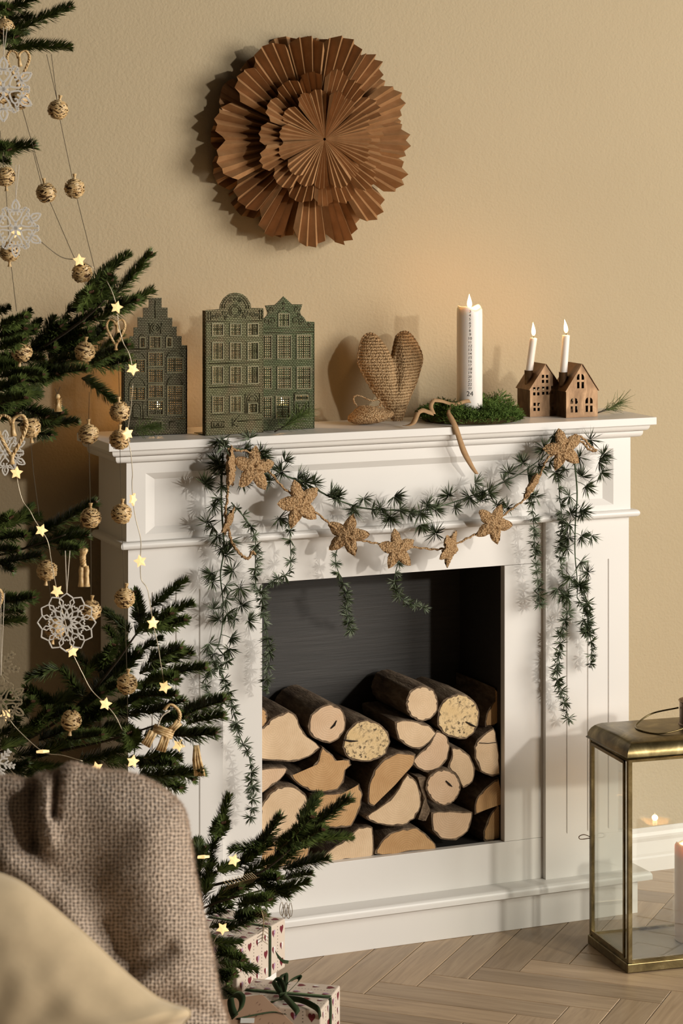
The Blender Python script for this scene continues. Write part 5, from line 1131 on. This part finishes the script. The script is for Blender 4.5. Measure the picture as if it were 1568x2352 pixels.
for pl in ([(245, 645), (258, 672), (268, 706), (272, 745), (282, 785), (296, 812), (305, 848)], [(305, 880), (300, 940), (293, 996), (300, 1040), (304, 1085), (303, 1110), (305, 1147), (311, 1190), (323, 1240), (322, 1289), (324, 1330), (338, 1352), (345, 1390), (351, 1431), (362, 1480), (370, 1530), (378, 1578)], [(38, 1086), (42, 1115), (52, 1150), (68, 1172), (80, 1195), (95, 1218), (110, 1245), (118, 1290), (131, 1358), (150, 1430), (166, 1496), (180, 1528), (190, 1548), (210, 1585), (242, 1617), (265, 1645), (282, 1680)], [(14, 1641), (40, 1675), (98, 1726), (145, 1735), (190, 1748)], [(90, 552), (140, 590), (182, 598), (215, 615)], [(511, 2133), (498, 2150), (490, 2165)]):
    P_ = spline([PD(x, y, 4.372 if y < 1900 else 4.432) for x, y in pl], 5); b = MB(); b.tube(P_, .0008, 5); b.build('wire', 'wire', fl_, smooth=True)

# ================================================================== hanging ornaments
def frame_at(x, y, D, s):
    c = PD(x, y, D); ex = RT * s; ez = Vector((0, 0, s)); ey = FW
    return c, lambda u, v, d=0: c + ex * u + ez * v + ey * d
def ribbonline(b, pts, w_, th, F):
    """flat cut-out line in ornament plane"""
    n = len(pts); A, B = [], []
    for i in range(n):
        p = Vector(pts[i]); t = Vector(pts[min(i + 1, n - 1)]) - Vector(pts[max(i - 1, 0)]); nn = Vector((-t.y, t.x)).normalized() if t.length else Vector((1, 0)); A.append(p + nn * w_ / 2); B.append(p - nn * w_ / 2)
    o = len(b.v)
    for i in range(n): b.v += [F(*A[i], -th), F(*B[i], -th), F(*B[i], th), F(*A[i], th)]
    for i in range(n - 1):
        for j in range(4): b.f.append((o + 4 * i + j, o + 4 * i + (j + 1) % 4, o + 4 * i + 4 + (j + 1) % 4, o + 4 * i + 4 + j)); b.m.append(0)
    b.f += [(o, o + 1, o + 2, o + 3), tuple(o + 4 * (n - 1) + j for j in range(4))]; b.m += [0, 0]
def rot2(p, a): return (p[0] * math.cos(a) - p[1] * math.sin(a), p[0] * math.sin(a) + p[1] * math.cos(a))
def lacy_flake(label, x, y, D, rpx, mat, loop, group='paper snowflakes on the tree'):
    c, F = frame_at(x, y, D, rpx / (FPX / D)); root = thing('snowflake_ornament', label, 'ornament', c, group); b = MB(); th = .0010
    for k in range(6):
        a = k * math.pi / 3
        def add(pts, w_=.055): ribbonline(b, [rot2(p, a) for p in pts], w_, th, F)
        add([(0, 0), (0, .22)], .09)
        for s in (-1, 1):
            add([(0, .2), (s * .10, .30), (s * .19, .42), (s * .21, .52), (s * .14, .58), (s * .06, .55), (s * .06, .48), (s * .10, .46)])      # heart scroll
            add([(0, .58), (s * .09, .66), (s * .13, .76), (s * .08, .90), (0, 1.0)], .06)                                                # leaf
            add([(0, .62), (s * .12, .62), (s * .22, .66), (s * .30, .60)], .05)
            add([(s * .22, .55), (s * .30, .62), (s * .33, .74)], .05); add([(s * .26, .70), (s * .33, .68), (s * .39, .72)], .05)
        add([(0, .66), (.025, .76), (0, .86)], .045)
    b.build('cut_paper', mat, root)
    if loop:
        b = MB(); top = F(0, 1.0); q = PD(x + 4, y - rpx - loop, D); b.tube([top, q + RT * .003], .0006, 5); b.tube([top, q - RT * .003], .0006, 5); b.build('thread', 'thread_white', root)
lacy_flake('lacy white cut-out snowflake at the top left edge', 8, 205, 4.2, 74, 'paper_white', 68)
lacy_flake('lacy white cut-out snowflake with a glowing star before it', 36, 524, 4.25, 66, 'paper_white', 80)
lacy_flake('tan lacy snowflake hanging low at the left edge', 2, 1612, 4.2, 60, 'paper_tan', 190)
lacy_flake('lacy white snowflake behind the straw heart', 12, 1040, 4.35, 52, 'paper_white', 0)
def simple_flake(label, x, y, D, rpx, mat):
    c, F = frame_at(x, y, D, rpx / (FPX / D)); b = MB()
    for k in range(6):
        a = k * math.pi / 3 + .3
        def add(p, w_=.10): ribbonline(b, [rot2(q, a) for q in p], w_, .0009, F)
        add([(0, 0), (0, 1)])
        for s in (-1, 1):
            for t in (.35, .58, .8): add([(0, t), (s * .26 * (1.3 - t), t + .22)], .09)
    tag(b.build('snowflake_ornament', mat, loc=c), label, 'ornament', 'paper snowflakes on the tree')
simple_flake('plain tan six-armed snowflake at the left edge above the lacy tan one', 2, 1530, 4.3, 42, 'paper_tan')
simple_flake('plain white six-armed snowflake just above the throw', -4, 1752, 4.15, 38, 'paper_white')
# rosette
c, F = frame_at(153, 1430, 4.34, 67 / (FPX / 4.34)); root = thing('rosette_ornament', 'round white openwork rosette ornament hanging in the fir tree', 'ornament', c); b = MB()
for k in range(12):
    a = k * math.pi / 6
    def add(p, w_=.035): ribbonline(b, [rot2(q, a) for q in p], w_, .0012, F)
    for s in (-1, 1):
        add([(0, .42), (s * .13, .55), (s * .255, .70), (s * .27, .80), (s * .20, .90), (0, 1.0)] if 0 else [(s * .02, .45), (s * .16, .55), (s * .26, .68), (s * .20, .86), (0, 1.0)])
        add([(0, .42), (s * .09, .50), (s * .11, .58), (s * .05, .62), (0, .57)])
        add([(0, .13), (s * .055, .26), (0, .42)], .045)
b.build('cut_paper', 'paper_white', root); b = MB(); q = PD(155, 1265, 4.34)
for s in (-1, 1): b.tube([F(0, 1.0), q + RT * .004 * s], .0008, 5)
b.build('thread', 'thread_white', root)
def strawtube(b, pts, D, r, n=3, tw=.0): b.tube(spline([PD(x, y, D) for x, y in pts], 6), r, 7)
def braid(b, pts, D, r=.0022):
    P_ = spline([PD(x, y, D) for x, y in pts], 9)
    for ph in (0, 2.09, 4.19): b.tube([p + RT * (r * .8 * math.sin(i * .9 + ph)) + FW * (r * .8 * math.cos(i * .9 + ph)) for i, p in enumerate(P_)], r * .75, 5)
def straw_heart(label, x, y, s, D):
    root = thing('straw_heart', label, 'ornament', PD(x, y, D), 'straw ornaments on the tree')
    for sg2 in (-1, 1):
        b = MB(); braid(b, [(x, y + 52 * s), (x + sg2 * 22 * s, y + 12 * s), (x + sg2 * 34 * s, y - 22 * s), (x + sg2 * 24 * s, y - 44 * s), (x + sg2 * 6 * s, y - 38 * s), (x, y - 22 * s)], D, .0026 * s); b.build('braided_side', 'straw', root, smooth=True)
    b = MB(); b.tube([PD(x + 2, y - 26 * s, D - .003), PD(x + 3, y - 6 * s, D - .003), PD(x + 5, y + 4 * s, D - .003)], [.003 * s, .0045 * s, .0055 * s], 8); b.build('straw_tassel', 'straw', root, smooth=True)
    b = MB(); b.tube([PD(x, y + 46 * s, D - .003), PD(x, y + 58 * s, D - .003), PD(x, y + 68 * s, D - .003)], [.006 * s, .0035 * s, .006 * s], 8); b.build('straw_knot', 'straw', root, smooth=True)
straw_heart('large braided straw heart hanging at the left edge', 27, 998, 1.0, 4.3)
straw_heart('small braided straw heart hanging upside among the upper fir twigs', 266, 762, .62, 4.38)
straw_heart('braided straw heart cut by the left edge beside the rosette', -22, 1388, .8, 4.32)
straw_heart('braided straw heart half hidden behind the topmost snowflake', 42, 150, .75, 4.5)
# straw figure (two-legged), straw angel, straw goat, straw bell
root = thing('straw_figure', 'two-legged plaited straw figure hanging before the dark wall', 'ornament', PD(192, 1300, 4.36), 'straw ornaments on the tree')
b = MB(); braid(b, [(196, 1262), (190, 1278), (192, 1300)], 4.36, .0038); b.build('body', 'straw', root, smooth=True)
for x0 in (187, 199):
    b = MB(); P_ = [PD(x0, y, 4.36) for y in (1300, 1312, 1322, 1338, 1347)]; b.tube(P_, [.0035, .0048, .0040, .0048, .0062], 9); b.build('leg', 'straw', root, smooth=True)
b = MB(); b.tube([PD(186, 1272, 4.36), PD(192, 1266, 4.36), PD(200, 1262, 4.36)], [.004, .0065, .003], 8); b.build('head', 'straw', root, smooth=True)
root = thing('straw_figure', 'tiny straw angel hanging under the middle fir branch', 'ornament', PD(134, 930, 4.42), 'straw ornaments on the tree')
b = MB(); b.tube([PD(132, 905, 4.42), PD(132, 912, 4.42), PD(133, 918, 4.42)], [.003, .0055, .002], 8); b.build('head', 'straw', root, smooth=True)
b = MB(); b.tube([PD(133, 918, 4.42), PD(133, 928, 4.42), PD(134, 945, 4.42)], [.004, .003, .0075], 8); b.build('skirt', 'straw', root, smooth=True)
for s in (-1, 1):
    for k in range(5):
        b = MB() if k == 0 else b; b.tube([PD(133, 922, 4.42), PD(133 + s * 9, 915 + k * 5, 4.42)], .0007, 4)
    b.build('wing', 'straw', root)
b = MB(); b.tube([PD(132, 905, 4.42), PD(126, 892, 4.42)], .0005, 4); b.tube([PD(132, 905, 4.42), PD(138, 888, 4.42)], .0005, 4); b.build('thread', 'thread', root)
root = thing('straw_goat', 'bundled straw goat hanging from a lower fir branch', 'ornament', PD(378, 1670, 4.28), 'straw ornaments on the tree')
GD = 4.28
def bundle(nm, x0, y0, x1, y1, w_, n=4):
    b = MB()
    for k in range(n): o = (k - (n - 1) / 2) * w_; dx, dy = x1 - x0, y1 - y0; l_ = math.hypot(dx, dy); nx, ny = -dy / l_, dx / l_; b.tube([PD(x0 + nx * o, y0 + ny * o, GD + (k % 2) * .002), PD((x0 + x1) / 2 + nx * o * .9, (y0 + y1) / 2 + ny * o * .9, GD - .001), PD(x1 + nx * o * 1.15, y1 + ny * o * 1.15, GD)], .0026, 7)
    b.build(nm, 'straw', root, smooth=True)
bundle('body', 352, 1672, 398, 1688, 5); bundle('front_leg', 352, 1680, 334, 1712, 5); bundle('hind_leg', 378, 1692, 366, 1724, 5, 3); bundle('hind_leg', 386, 1690, 374, 1726, 5, 2); bundle('neck', 392, 1678, 412, 1658, 5, 3)
b = MB(); braid(b, [(410, 1660), (413, 1640), (404, 1625), (390, 1618), (378, 1630)], GD, .0022); b.build('horn', 'straw', root, smooth=True)
b = MB(); P_ = spline([PD(x, y, GD - .002) for x, y in [(362, 1668), (372, 1645), (390, 1632)]], 5); b.tube(P_, .0015, 6); b.build('hanging_band', 'thread_white', root, smooth=True)
root = thing('straw_bell', 'flared straw tassel hanging below the lowest right twig of the goat branch', 'ornament', PD(452, 1750, 4.36), 'straw ornaments on the tree')
for k in range(6): b = MB(); a = (k - 2.5); b.tube([PD(450 + a * 1.2, 1712, 4.36), PD(452 + a * 3, 1745, 4.36 - .002 * (k % 2)), PD(458 + a * 4.2, 1782, 4.36)], .0026, 6); b.build('straw', 'straw', root, smooth=True)
# bronze wire ornaments on the lowest branch
root = thing('wire_ornament', 'bronze wire loop ornament dangling from the lowest fir branch', 'ornament', PD(655, 2105, 4.44), 'wire ornaments on the lowest branch')
for k in range(5):
    x0 = 646 + k * 5; ph = k * 6 % 11; b = MB(); P_ = spline([PD(x0 + dx, 2072 + ph + dy, 4.44 + .003 * (k % 2)) for dx, dy in ((0, 0), (-4, 14), (-2, 28), (3, 30), (5, 16), (2, 0))], 5); b.tube(P_, .0006, 5); b.build('loop', 'copper_wire', root, smooth=True)
root = thing('wire_ornament', 'bronze glitter fern spray lying on the lowest fir branch', 'ornament', PD(570, 2025, 4.42), 'wire ornaments on the lowest branch')
b = MB(); P_ = spline([PD(x, y, 4.42) for x, y in [(595, 2015), (565, 2022), (525, 2035)]], 6); b.tube(P_, .0008, 5); b.build('stem', 'copper_wire', root)
for k in range(1, 13):
    for s in (-1, 1): b = MB(); p = P_[k]; b.tube([p, p + RT * -.010 + Vector((0, 0, s * .009))], .0005, 4); b.build('frond', 'copper_wire', root)
root = thing('wire_ornament', 'bronze glitter fern spray hanging over the larger present', 'ornament', PD(605, 2130, 4.43), 'wire ornaments on the lowest branch')
b = MB(); P_ = spline([PD(x, y, 4.43) for x, y in [(598, 2085), (605, 2115), (602, 2160)]], 6); b.tube(P_, .0008, 5); b.build('stem', 'copper_wire', root)
for k in range(1, 13):
    for s in (-1, 1): b = MB(); p = P_[k]; b.tube([p, p + RT * (s * .010) + Vector((0, 0, -.007))], .0005, 4); b.build('frond', 'copper_wire', root)

# ================================================================== armchair, throw, cushion (foreground)
TD = 3.22
ch0 = PD(60, 2200, TD); ch0.z = 0
arm = thing('armchair', 'upholstered armchair hidden beneath the beige throw', 'armchair', ch0)
def cbox(nm, u0, u1, v0, v1, z0, z1, mat, bev):
    b = MB(); c = ch0 + RT * (u0 + u1) / 2 + FW * (v0 + v1) / 2 + Vector((0, 0, (z0 + z1) / 2)); b.obox(c, RT * (u1 - u0) / 2, FW * (v1 - v0) / 2, Vector((0, 0, (z1 - z0) / 2))); o = b.build(nm, mat, arm, bevel=bev); o.modifiers['bevel'].segments = 4; return o
cbox('backrest', -.62, .11, -.035, .045, .30, .72, 'upholstery', .03); cbox('seat', -.62, .11, -.62, -.04, .22, .33, 'upholstery', .03)
for u in (-.58, .07):
    for v in (-.58, 0): cbox('leg', u - .02, u + .02, v - .02, v + .02, 0, .22, 'chair_wood', .004)
sil = [(-420, 1830), (-200, 1800), (-60, 1785), (20, 1782), (62, 1792), (92, 1778), (118, 1776), (138, 1768), (165, 1754), (200, 1762), (240, 1770), (300, 1776), (350, 1796), (395, 1826), (424, 1862), (436, 1920), (446, 1990), (462, 2070), (480, 2150), (494, 2220), (506, 2290), (528, 2360), (545, 2440), (540, 2560), (420, 2640), (0, 2680), (-420, 2660)]
ol = closed_spline(sil, 8); pm = FPX / TD; c0 = (60, 2260)
def seg(u, v, x0, y0, x1, y1):
    dx, dy = x1 - x0, y1 - y0; t = max(0, min(1, ((u - x0) * dx + (v - y0) * dy) / (dx * dx + dy * dy))); return math.hypot(u - x0 - dx * t, v - y0 - dy * t), t
FOLDS = [(-.024, 15, [(84, 1760), (74, 1850), (80, 1940)]), (-.026, 11, [(134, 1750), (128, 1810), (124, 1872)]), (.016, 22, [(107, 1780), (106, 1860), (112, 1930)]), (-.012, 30, [(25, 1840), (60, 1940), (130, 2010)]),
 (-.018, 62, [(205, 1990), (235, 2090), (265, 2160)]), (-.016, 30, [(235, 2130), (270, 2190), (300, 2225)]), (.010, 55, [(340, 1900), (360, 2050), (410, 2180)]), (-.013, 24, [(305, 2225), (350, 2200), (385, 2180)]), (-.012, 20, [(330, 2300), (400, 2305), (500, 2335)]), (.010, 28, [(330, 2262), (400, 2250), (470, 2268)]), (.012, 40, [(20, 1985), (130, 2060), (215, 2170)])]
def tdisp(u, v):
    h = 0
    for amp, wd, pl in FOLDS:
        best = 1e9
        for a, c in zip(pl, pl[1:]):
            d, t = seg(u, v, *a, *c); best = min(best, d)
        h += amp * math.exp(-(best / wd) ** 2)
    return h + .006 * noise.noise(Vector((u / 90, v / 90, 0)))
b = MB(); na, nr = len(ol), 60; uvs = []
for side in (1, -1):
    for k in range(nr + 1):
        rho = 1 - (1 - k / nr) ** 1.6
        for (x, y) in ol:
            u = c0[0] + (x - c0[0]) * rho; v = c0[1] + (y - c0[1]) * rho
            hh = .085 * max(0, 1 - rho ** 3.0) ** .5 if side > 0 else .06 * max(0, 1 - rho ** 4) ** .5
            fade = min(1, (1 - rho) * 14)
            D = TD - hh - tdisp(u, v) * fade if side > 0 else TD + hh
            p = CAM + ray(u, v) * D; b.v.append(p); uvs.append((u / pm * .92, -v / pm))
for s in (0, 1):
    q = s * (nr + 1) * na
    for k in range(nr):
        for i in range(na):
            f = (q + k * na + i, q + k * na + (i + 1) % na, q + (k + 1) * na + (i + 1) % na, q + (k + 1) * na + i); b.f.append(f); b.m.append(0)
thr = thing('throw_blanket', 'chunky beige open-weave throw draped in folds over the armchair back', 'blanket', ch0 + Vector((0, 0, .5)))
to = b.build('woven_cloth', 'throw', thr, smooth=True, recalc=True)
uvl = to.data.uv_layers.new(name='UVMap')
for lp in to.data.loops: uvl.data[lp.index].uv = uvs[lp.vertex_index]
rn = random.Random(2); bf = MB(); nv = (nr + 1) * na
nrmv = [to.data.vertices[i].normal.copy() for i in range(nv)]
for k in range(38000):
    kk = int((1 - rn.random() ** 2.2) * nr); i0_ = kk * na + rn.randrange(na); p = b.v[i0_]
    kk2 = min(kk + 1, nr); j0_ = kk2 * na + (i0_ + 1) % na; p = p.lerp(b.v[j0_], rn.random()); n_ = nrmv[i0_]
    if n_.dot(p - CAM) > .25 * (p - CAM).length: n_ = -n_
    pxv = (p - CAM); 
    d = (n_ + Vector((rn.gauss(0, .7), rn.gauss(0, .7), rn.gauss(0, .7)))).normalized(); l_ = rn.uniform(.002, .0065); s_ = d.cross(Vector((rn.gauss(0, 1), rn.gauss(0, 1), 1))).normalized() * .00022
    bf.add([p - s_, p + s_, p + d * l_], [(0, 1, 2)])
bf.build('wool_fuzz', 'fuzz', thr, recalc=False)['kind'] = 'stuff'
# cushion
CD = 3.02
cs = [(-420, 1915), (-250, 1940), (-80, 1985), (10, 2010), (60, 2034), (120, 2082), (200, 2150), (260, 2208), (310, 2252), (360, 2290), (400, 2308), (430, 2318), (436, 2332), (420, 2352), (395, 2400), (360, 2520), (300, 2640), (100, 2760), (-420, 2780)]
ol = closed_spline(cs, 6); b = MB(); na, nr = len(ol), 24; c0 = (-20, 2420)
for side in (1, -1):
    for k in range(nr + 1):
        rho = 1 - (1 - k / nr) ** 1.5
        for (x, y) in ol:
            u = c0[0] + (x - c0[0]) * rho; v = c0[1] + (y - c0[1]) * rho; hh = .075 * max(0, 1 - rho ** 2.2) ** .62 * (1 if side > 0 else .5)
            hh += side * (.004 * noise.noise(Vector((u / 70, v / 70, 2))) + .008 * math.exp(-(seg(u, v, 395, 2325, 330, 2370)[0] / 14) ** 2) * -1 + .005 * math.exp(-(seg(u, v, 420, 2330, 385, 2365)[0] / 12) ** 2)) * (1 - rho ** 6)
            b.v.append(CAM + ray(u, v) * (CD - side * hh))
for s in (0, 1):
    q = s * (nr + 1) * na
    for k in range(nr):
        for i in range(na): b.f.append((q + k * na + i, q + k * na + (i + 1) % na, q + (k + 1) * na + (i + 1) % na, q + (k + 1) * na + i)); b.m.append(0)
cu_ = thing('cushion', 'smooth beige velvet cushion leaning on the throw in the lower left corner', 'cushion', PD(0, 2500, CD)); b.build('cover', 'cushion', cu_, smooth=True)
b = MB(); P_ = [CAM + ray(x, y) * CD for x, y in ol]; P_.append(P_[0]); b.tube(P_, .0016, 6); b.build('piping', 'cushion', cu_, smooth=True)

# ================================================================== presents
def gift(label, A, e1, l1, e2, l2, z0, h, mat, group, rows=None, seed=0):
    """box with corner A (floor xy), edges e1*l1, e2*l2"""
    e1 = Vector((*e1, 0)).normalized(); e2 = Vector((-e1.y, e1.x, 0)) * (1 if e2 > 0 else -1); A = Vector((A[0], A[1], z0)); c = A + e1 * l1 / 2 + e2 * l2 / 2
    root = thing('gift_box', label, 'present', c, group); b = MB(); b.obox(c + Vector((0, 0, h / 2)), e1 * l1 / 2, e2 * l2 / 2, Vector((0, 0, h / 2))); b.build('wrapped_box', mat, root, bevel=.0025)
    if rows:
        rn = random.Random(seed); bm_ = {k: MB() for k in ('print_maroon', 'print_lilac', 'print_white', 'ink')}
        def heart(b, O, ux, uy, s, half=0):
            pts = []
            for k in range(18):
                t = 2 * math.pi * k / 18; x = 16 * math.sin(t) ** 3 / 17; y = (13 * math.cos(t) - 5 * math.cos(2 * t) - 2 * math.cos(3 * t) - math.cos(4 * t)) / 17
                if half and x * half < 0: x = 0
                pts.append(O + ux * x * s * .75 + uy * y * s)
            b.add(pts, [tuple(range(18))])
        faces = [(A, e1, l1, Vector((0, 0, 1)), h, -e2), (A + e1 * l1, e2, l2, Vector((0, 0, 1)), h, e1), (A + e2 * l2, -e2, l2, Vector((0, 0, 1)), h, -e1), (A + Vector((0, 0, h)), e1, l1, e2, l2, Vector((0, 0, 1)))]
        for O, ux, lu, uy, lv, nn in faces:
            nu, nv_ = max(1, int(lu / .030)), max(1, int(lv / .024))
            for i in range(nu):
                for j in range(nv_):
                    p = O + ux * ((i + .5) * lu / nu) + uy * ((j + .5) * lv / nv_) + nn * .0004; k = (i + 2 * j) % 4
                    if k == 0: heart(bm_['print_maroon'], p, ux, uy, .0098)
                    else:
                        heart(bm_['print_maroon'], p, ux, uy, .0088, 1); heart(bm_['print_lilac' if k == 1 else 'print_white'], p, ux, uy, .0088, -1)
                        for q in range(4): t_ = p + ux * rn.uniform(-.004, .004) + uy * rn.uniform(-.004, .002) + nn * .0001; bm_['ink'].add([t_ + ux * .0007, t_ + uy * .0007, t_ - ux * .0007, t_ - uy * .0007], [(0, 1, 2, 3)])
                for q in range(int(lv / .006)):
                    t_ = O + ux * (i * lu / nu) + uy * ((q + .5) * .006) + nn * .0004
                    if 0 < i: bm_['ink'].add([t_ + ux * .0011, t_ + uy * .0008, t_ - ux * .0011, t_ - uy * .0014], [(0, 1, 2, 3)])
        for k, bb in bm_.items():
            if bb.f: bb.build({'print_maroon': 'heart_print', 'print_lilac': 'lilac_print', 'print_white': 'white_print', 'ink': 'dot_print'}[k], k, root, recalc=False)['kind'] = 'stuff'
    return root, A, e1, e2, c
def band(root, nm, pts, wvec, mat='velvet', n=5):
    P_ = spline(pts, n); b = MB(); b.strip([p - wvec / 2 for p in P_], [p + wvec / 2 for p in P_]); return b.build(nm, mat, root, smooth=True, solid=.0008)
GG = 'presents under the tree'
# hidden lower box carrying the large one
gD, *_ = gift('flat white present peeping out under the larger heart-printed one', (.292, -.345), (-.147, -.12), .175, -1, .125, 0, .05, 'tag_white', GG)
A0 = PZ(655, 2222, .0505); g0, A_, e1, e2, c_ = gift('larger cream present printed with maroon hearts, standing upright by the plinth', (A0.x, A0.y), (-.147, -.12), .185, -1, .135, .0505, .094, 'gift_paper', GG, True, 1)
nf = -e2; bx0 = A_ + e1 * .062; up = Vector((0, 0, 1))
band(g0, 'ribbon_band', [bx0 + nf * .0008 + up * .001, bx0 + nf * .0012 + up * .05, bx0 + nf * .001 + up * .0945], e1 * .0085)
band(g0, 'ribbon_band', [bx0 + up * .0950, bx0 + e2 * .06 + up * .0952, bx0 + e2 * .134 + up * .0950], e1 * .0085)
tz = A_ + up * .0965
band(g0, 'ribbon_tail', [PD(575, 2140, 4.86), PD(612, 2150, 4.80), PD(630, 2185, 4.80), PD(648, 2206, 4.82), PD(662, 2210, 4.84)], Vector((0, -.003, .007)))
band(g0, 'ribbon_tail', [PD(545, 2140, 4.80), PD(575, 2170, 4.76), PD(598, 2196, 4.75)], Vector((-.002, -.003, .008)))
Rc = PZ(781, 2263, .08); g1b, A_, e1, e2, c_ = gift('cream present printed with maroon hearts, lying flat with a green velvet bow', (Rc.x, Rc.y), (-.61, -.79), .14, -1, .165, 0, .08, 'gift_paper', GG, True, 2)
kn = PZ(652, 2286, .083)
band(g1b, 'ribbon_band', [A_ + e1 * .07 + up * .0815 + e2 * .16, A_ + e1 * .07 + up * .0817 + e2 * .08, A_ + e1 * .07 + up * .0815], e1 * .013)
band(g1b, 'ribbon_band', [A_ + e1 * .075 - e2 * .0012 + up * .0812, A_ + e1 * .075 - e2 * .0018 + up * .05, A_ + e1 * .08 - e2 * .0016 + up * .002], e1 * .013)
def Bq(x, y, z): return PZ(x, y, z)
bow = [('bow_loop', [(650, 2290, .085), (635, 2268, .098), (628, 2252, .104), (642, 2250, .106), (652, 2270, .098), (652, 2288, .086)], Vector((.004, -.006, .008))),
       ('bow_loop', [(652, 2288, .085), (670, 2270, .096), (688, 2250, .101), (684, 2244, .103), (662, 2256, .100), (650, 2280, .090)], Vector((.006, -.004, .008))),
       ('bow_loop', [(648, 2288, .086), (640, 2258, .100), (650, 2238, .108), (656, 2240, .108), (655, 2262, .098), (650, 2286, .087)], Vector((.008, -.004, .004))),
       ('bow_tail', [(648, 2284, .090), (664, 2300, .094), (680, 2318, .088), (684, 2328, .0815)], Vector((.010, .006, .006))),
       ('bow_tail', [(655, 2292, .086), (690, 2297, .089), (715, 2308, .088), (732, 2322, .083), (736, 2352, .050)], Vector((.002, -.004, .011))),
       ('bow_tail', [(648, 2290, .086), (632, 2300, .086), (618, 2302, .084)], Vector((.006, -.008, .006)))]
for nm, pl, wv in bow: band(g1b, nm, [Bq(*p) for p in pl], wv, n=7)
b = MB(); k = PZ(650, 2288, .088); b.obox(k, Vector((.006, -.003, .001)), Vector((.003, .005, 0)), Vector((0, .001, .0055))); b.build('bow_knot', 'velvet', g1b, bevel=.002)
# kraft present
Kc = PZ(603, 2283, .100); Kr = PZ(677, 2352, .100); d_ = (Kr - Kc); g2b, A_, e1, e2, c_ = gift('flat brown kraft present with green ribbon beside the throw', (Kc.x, Kc.y), (d_.x, d_.y), .20, -1, .16, .082, .018, 'gift_kraft', GG)
b = MB(); rn = random.Random(4)
for k in range(34):
    p = A_ + e1 * rn.uniform(.01, .19) + e2 * rn.uniform(.01, .15) + up * .0184; a = e1 * .006 + e2 * .004
    b.add([p - a, p - a * .2 + e2 * .0006, p + a, p - a * .2 - e2 * .0006], [(0, 1, 2, 3)])
b.build('tree_print', 'print_brown', g2b, recalc=False)['kind'] = 'stuff'
band(g2b, 'ribbon_band', [PZ(545, 2340, .1015), PZ(590, 2330, .1015), PZ(630, 2324, .1015), PZ(655, 2330, .1010)], Vector((.002, -.008, .001)))
band(g2b, 'ribbon_loop', [PD(536, 2335, 4.36), PD(552, 2318, 4.34), PD(556, 2295, 4.34), PD(545, 2284, 4.36), PD(530, 2290, 4.38), PD(532, 2315, 4.37), PD(540, 2336, 4.36)], RT * .011 + Vector((0, 0, .010)), n=7)
b = MB(); P_ = PZ(568, 2345, .1016); b.plate([[(-.012, -.008), (.012, -.008), (.012, .008), (-.012, .008)]], lambda u, v, d: P_ + RT * u + FW * v * 1.5 + up * (d + .0004), .0006); b.build('gift_tag', 'tag_white', g2b)
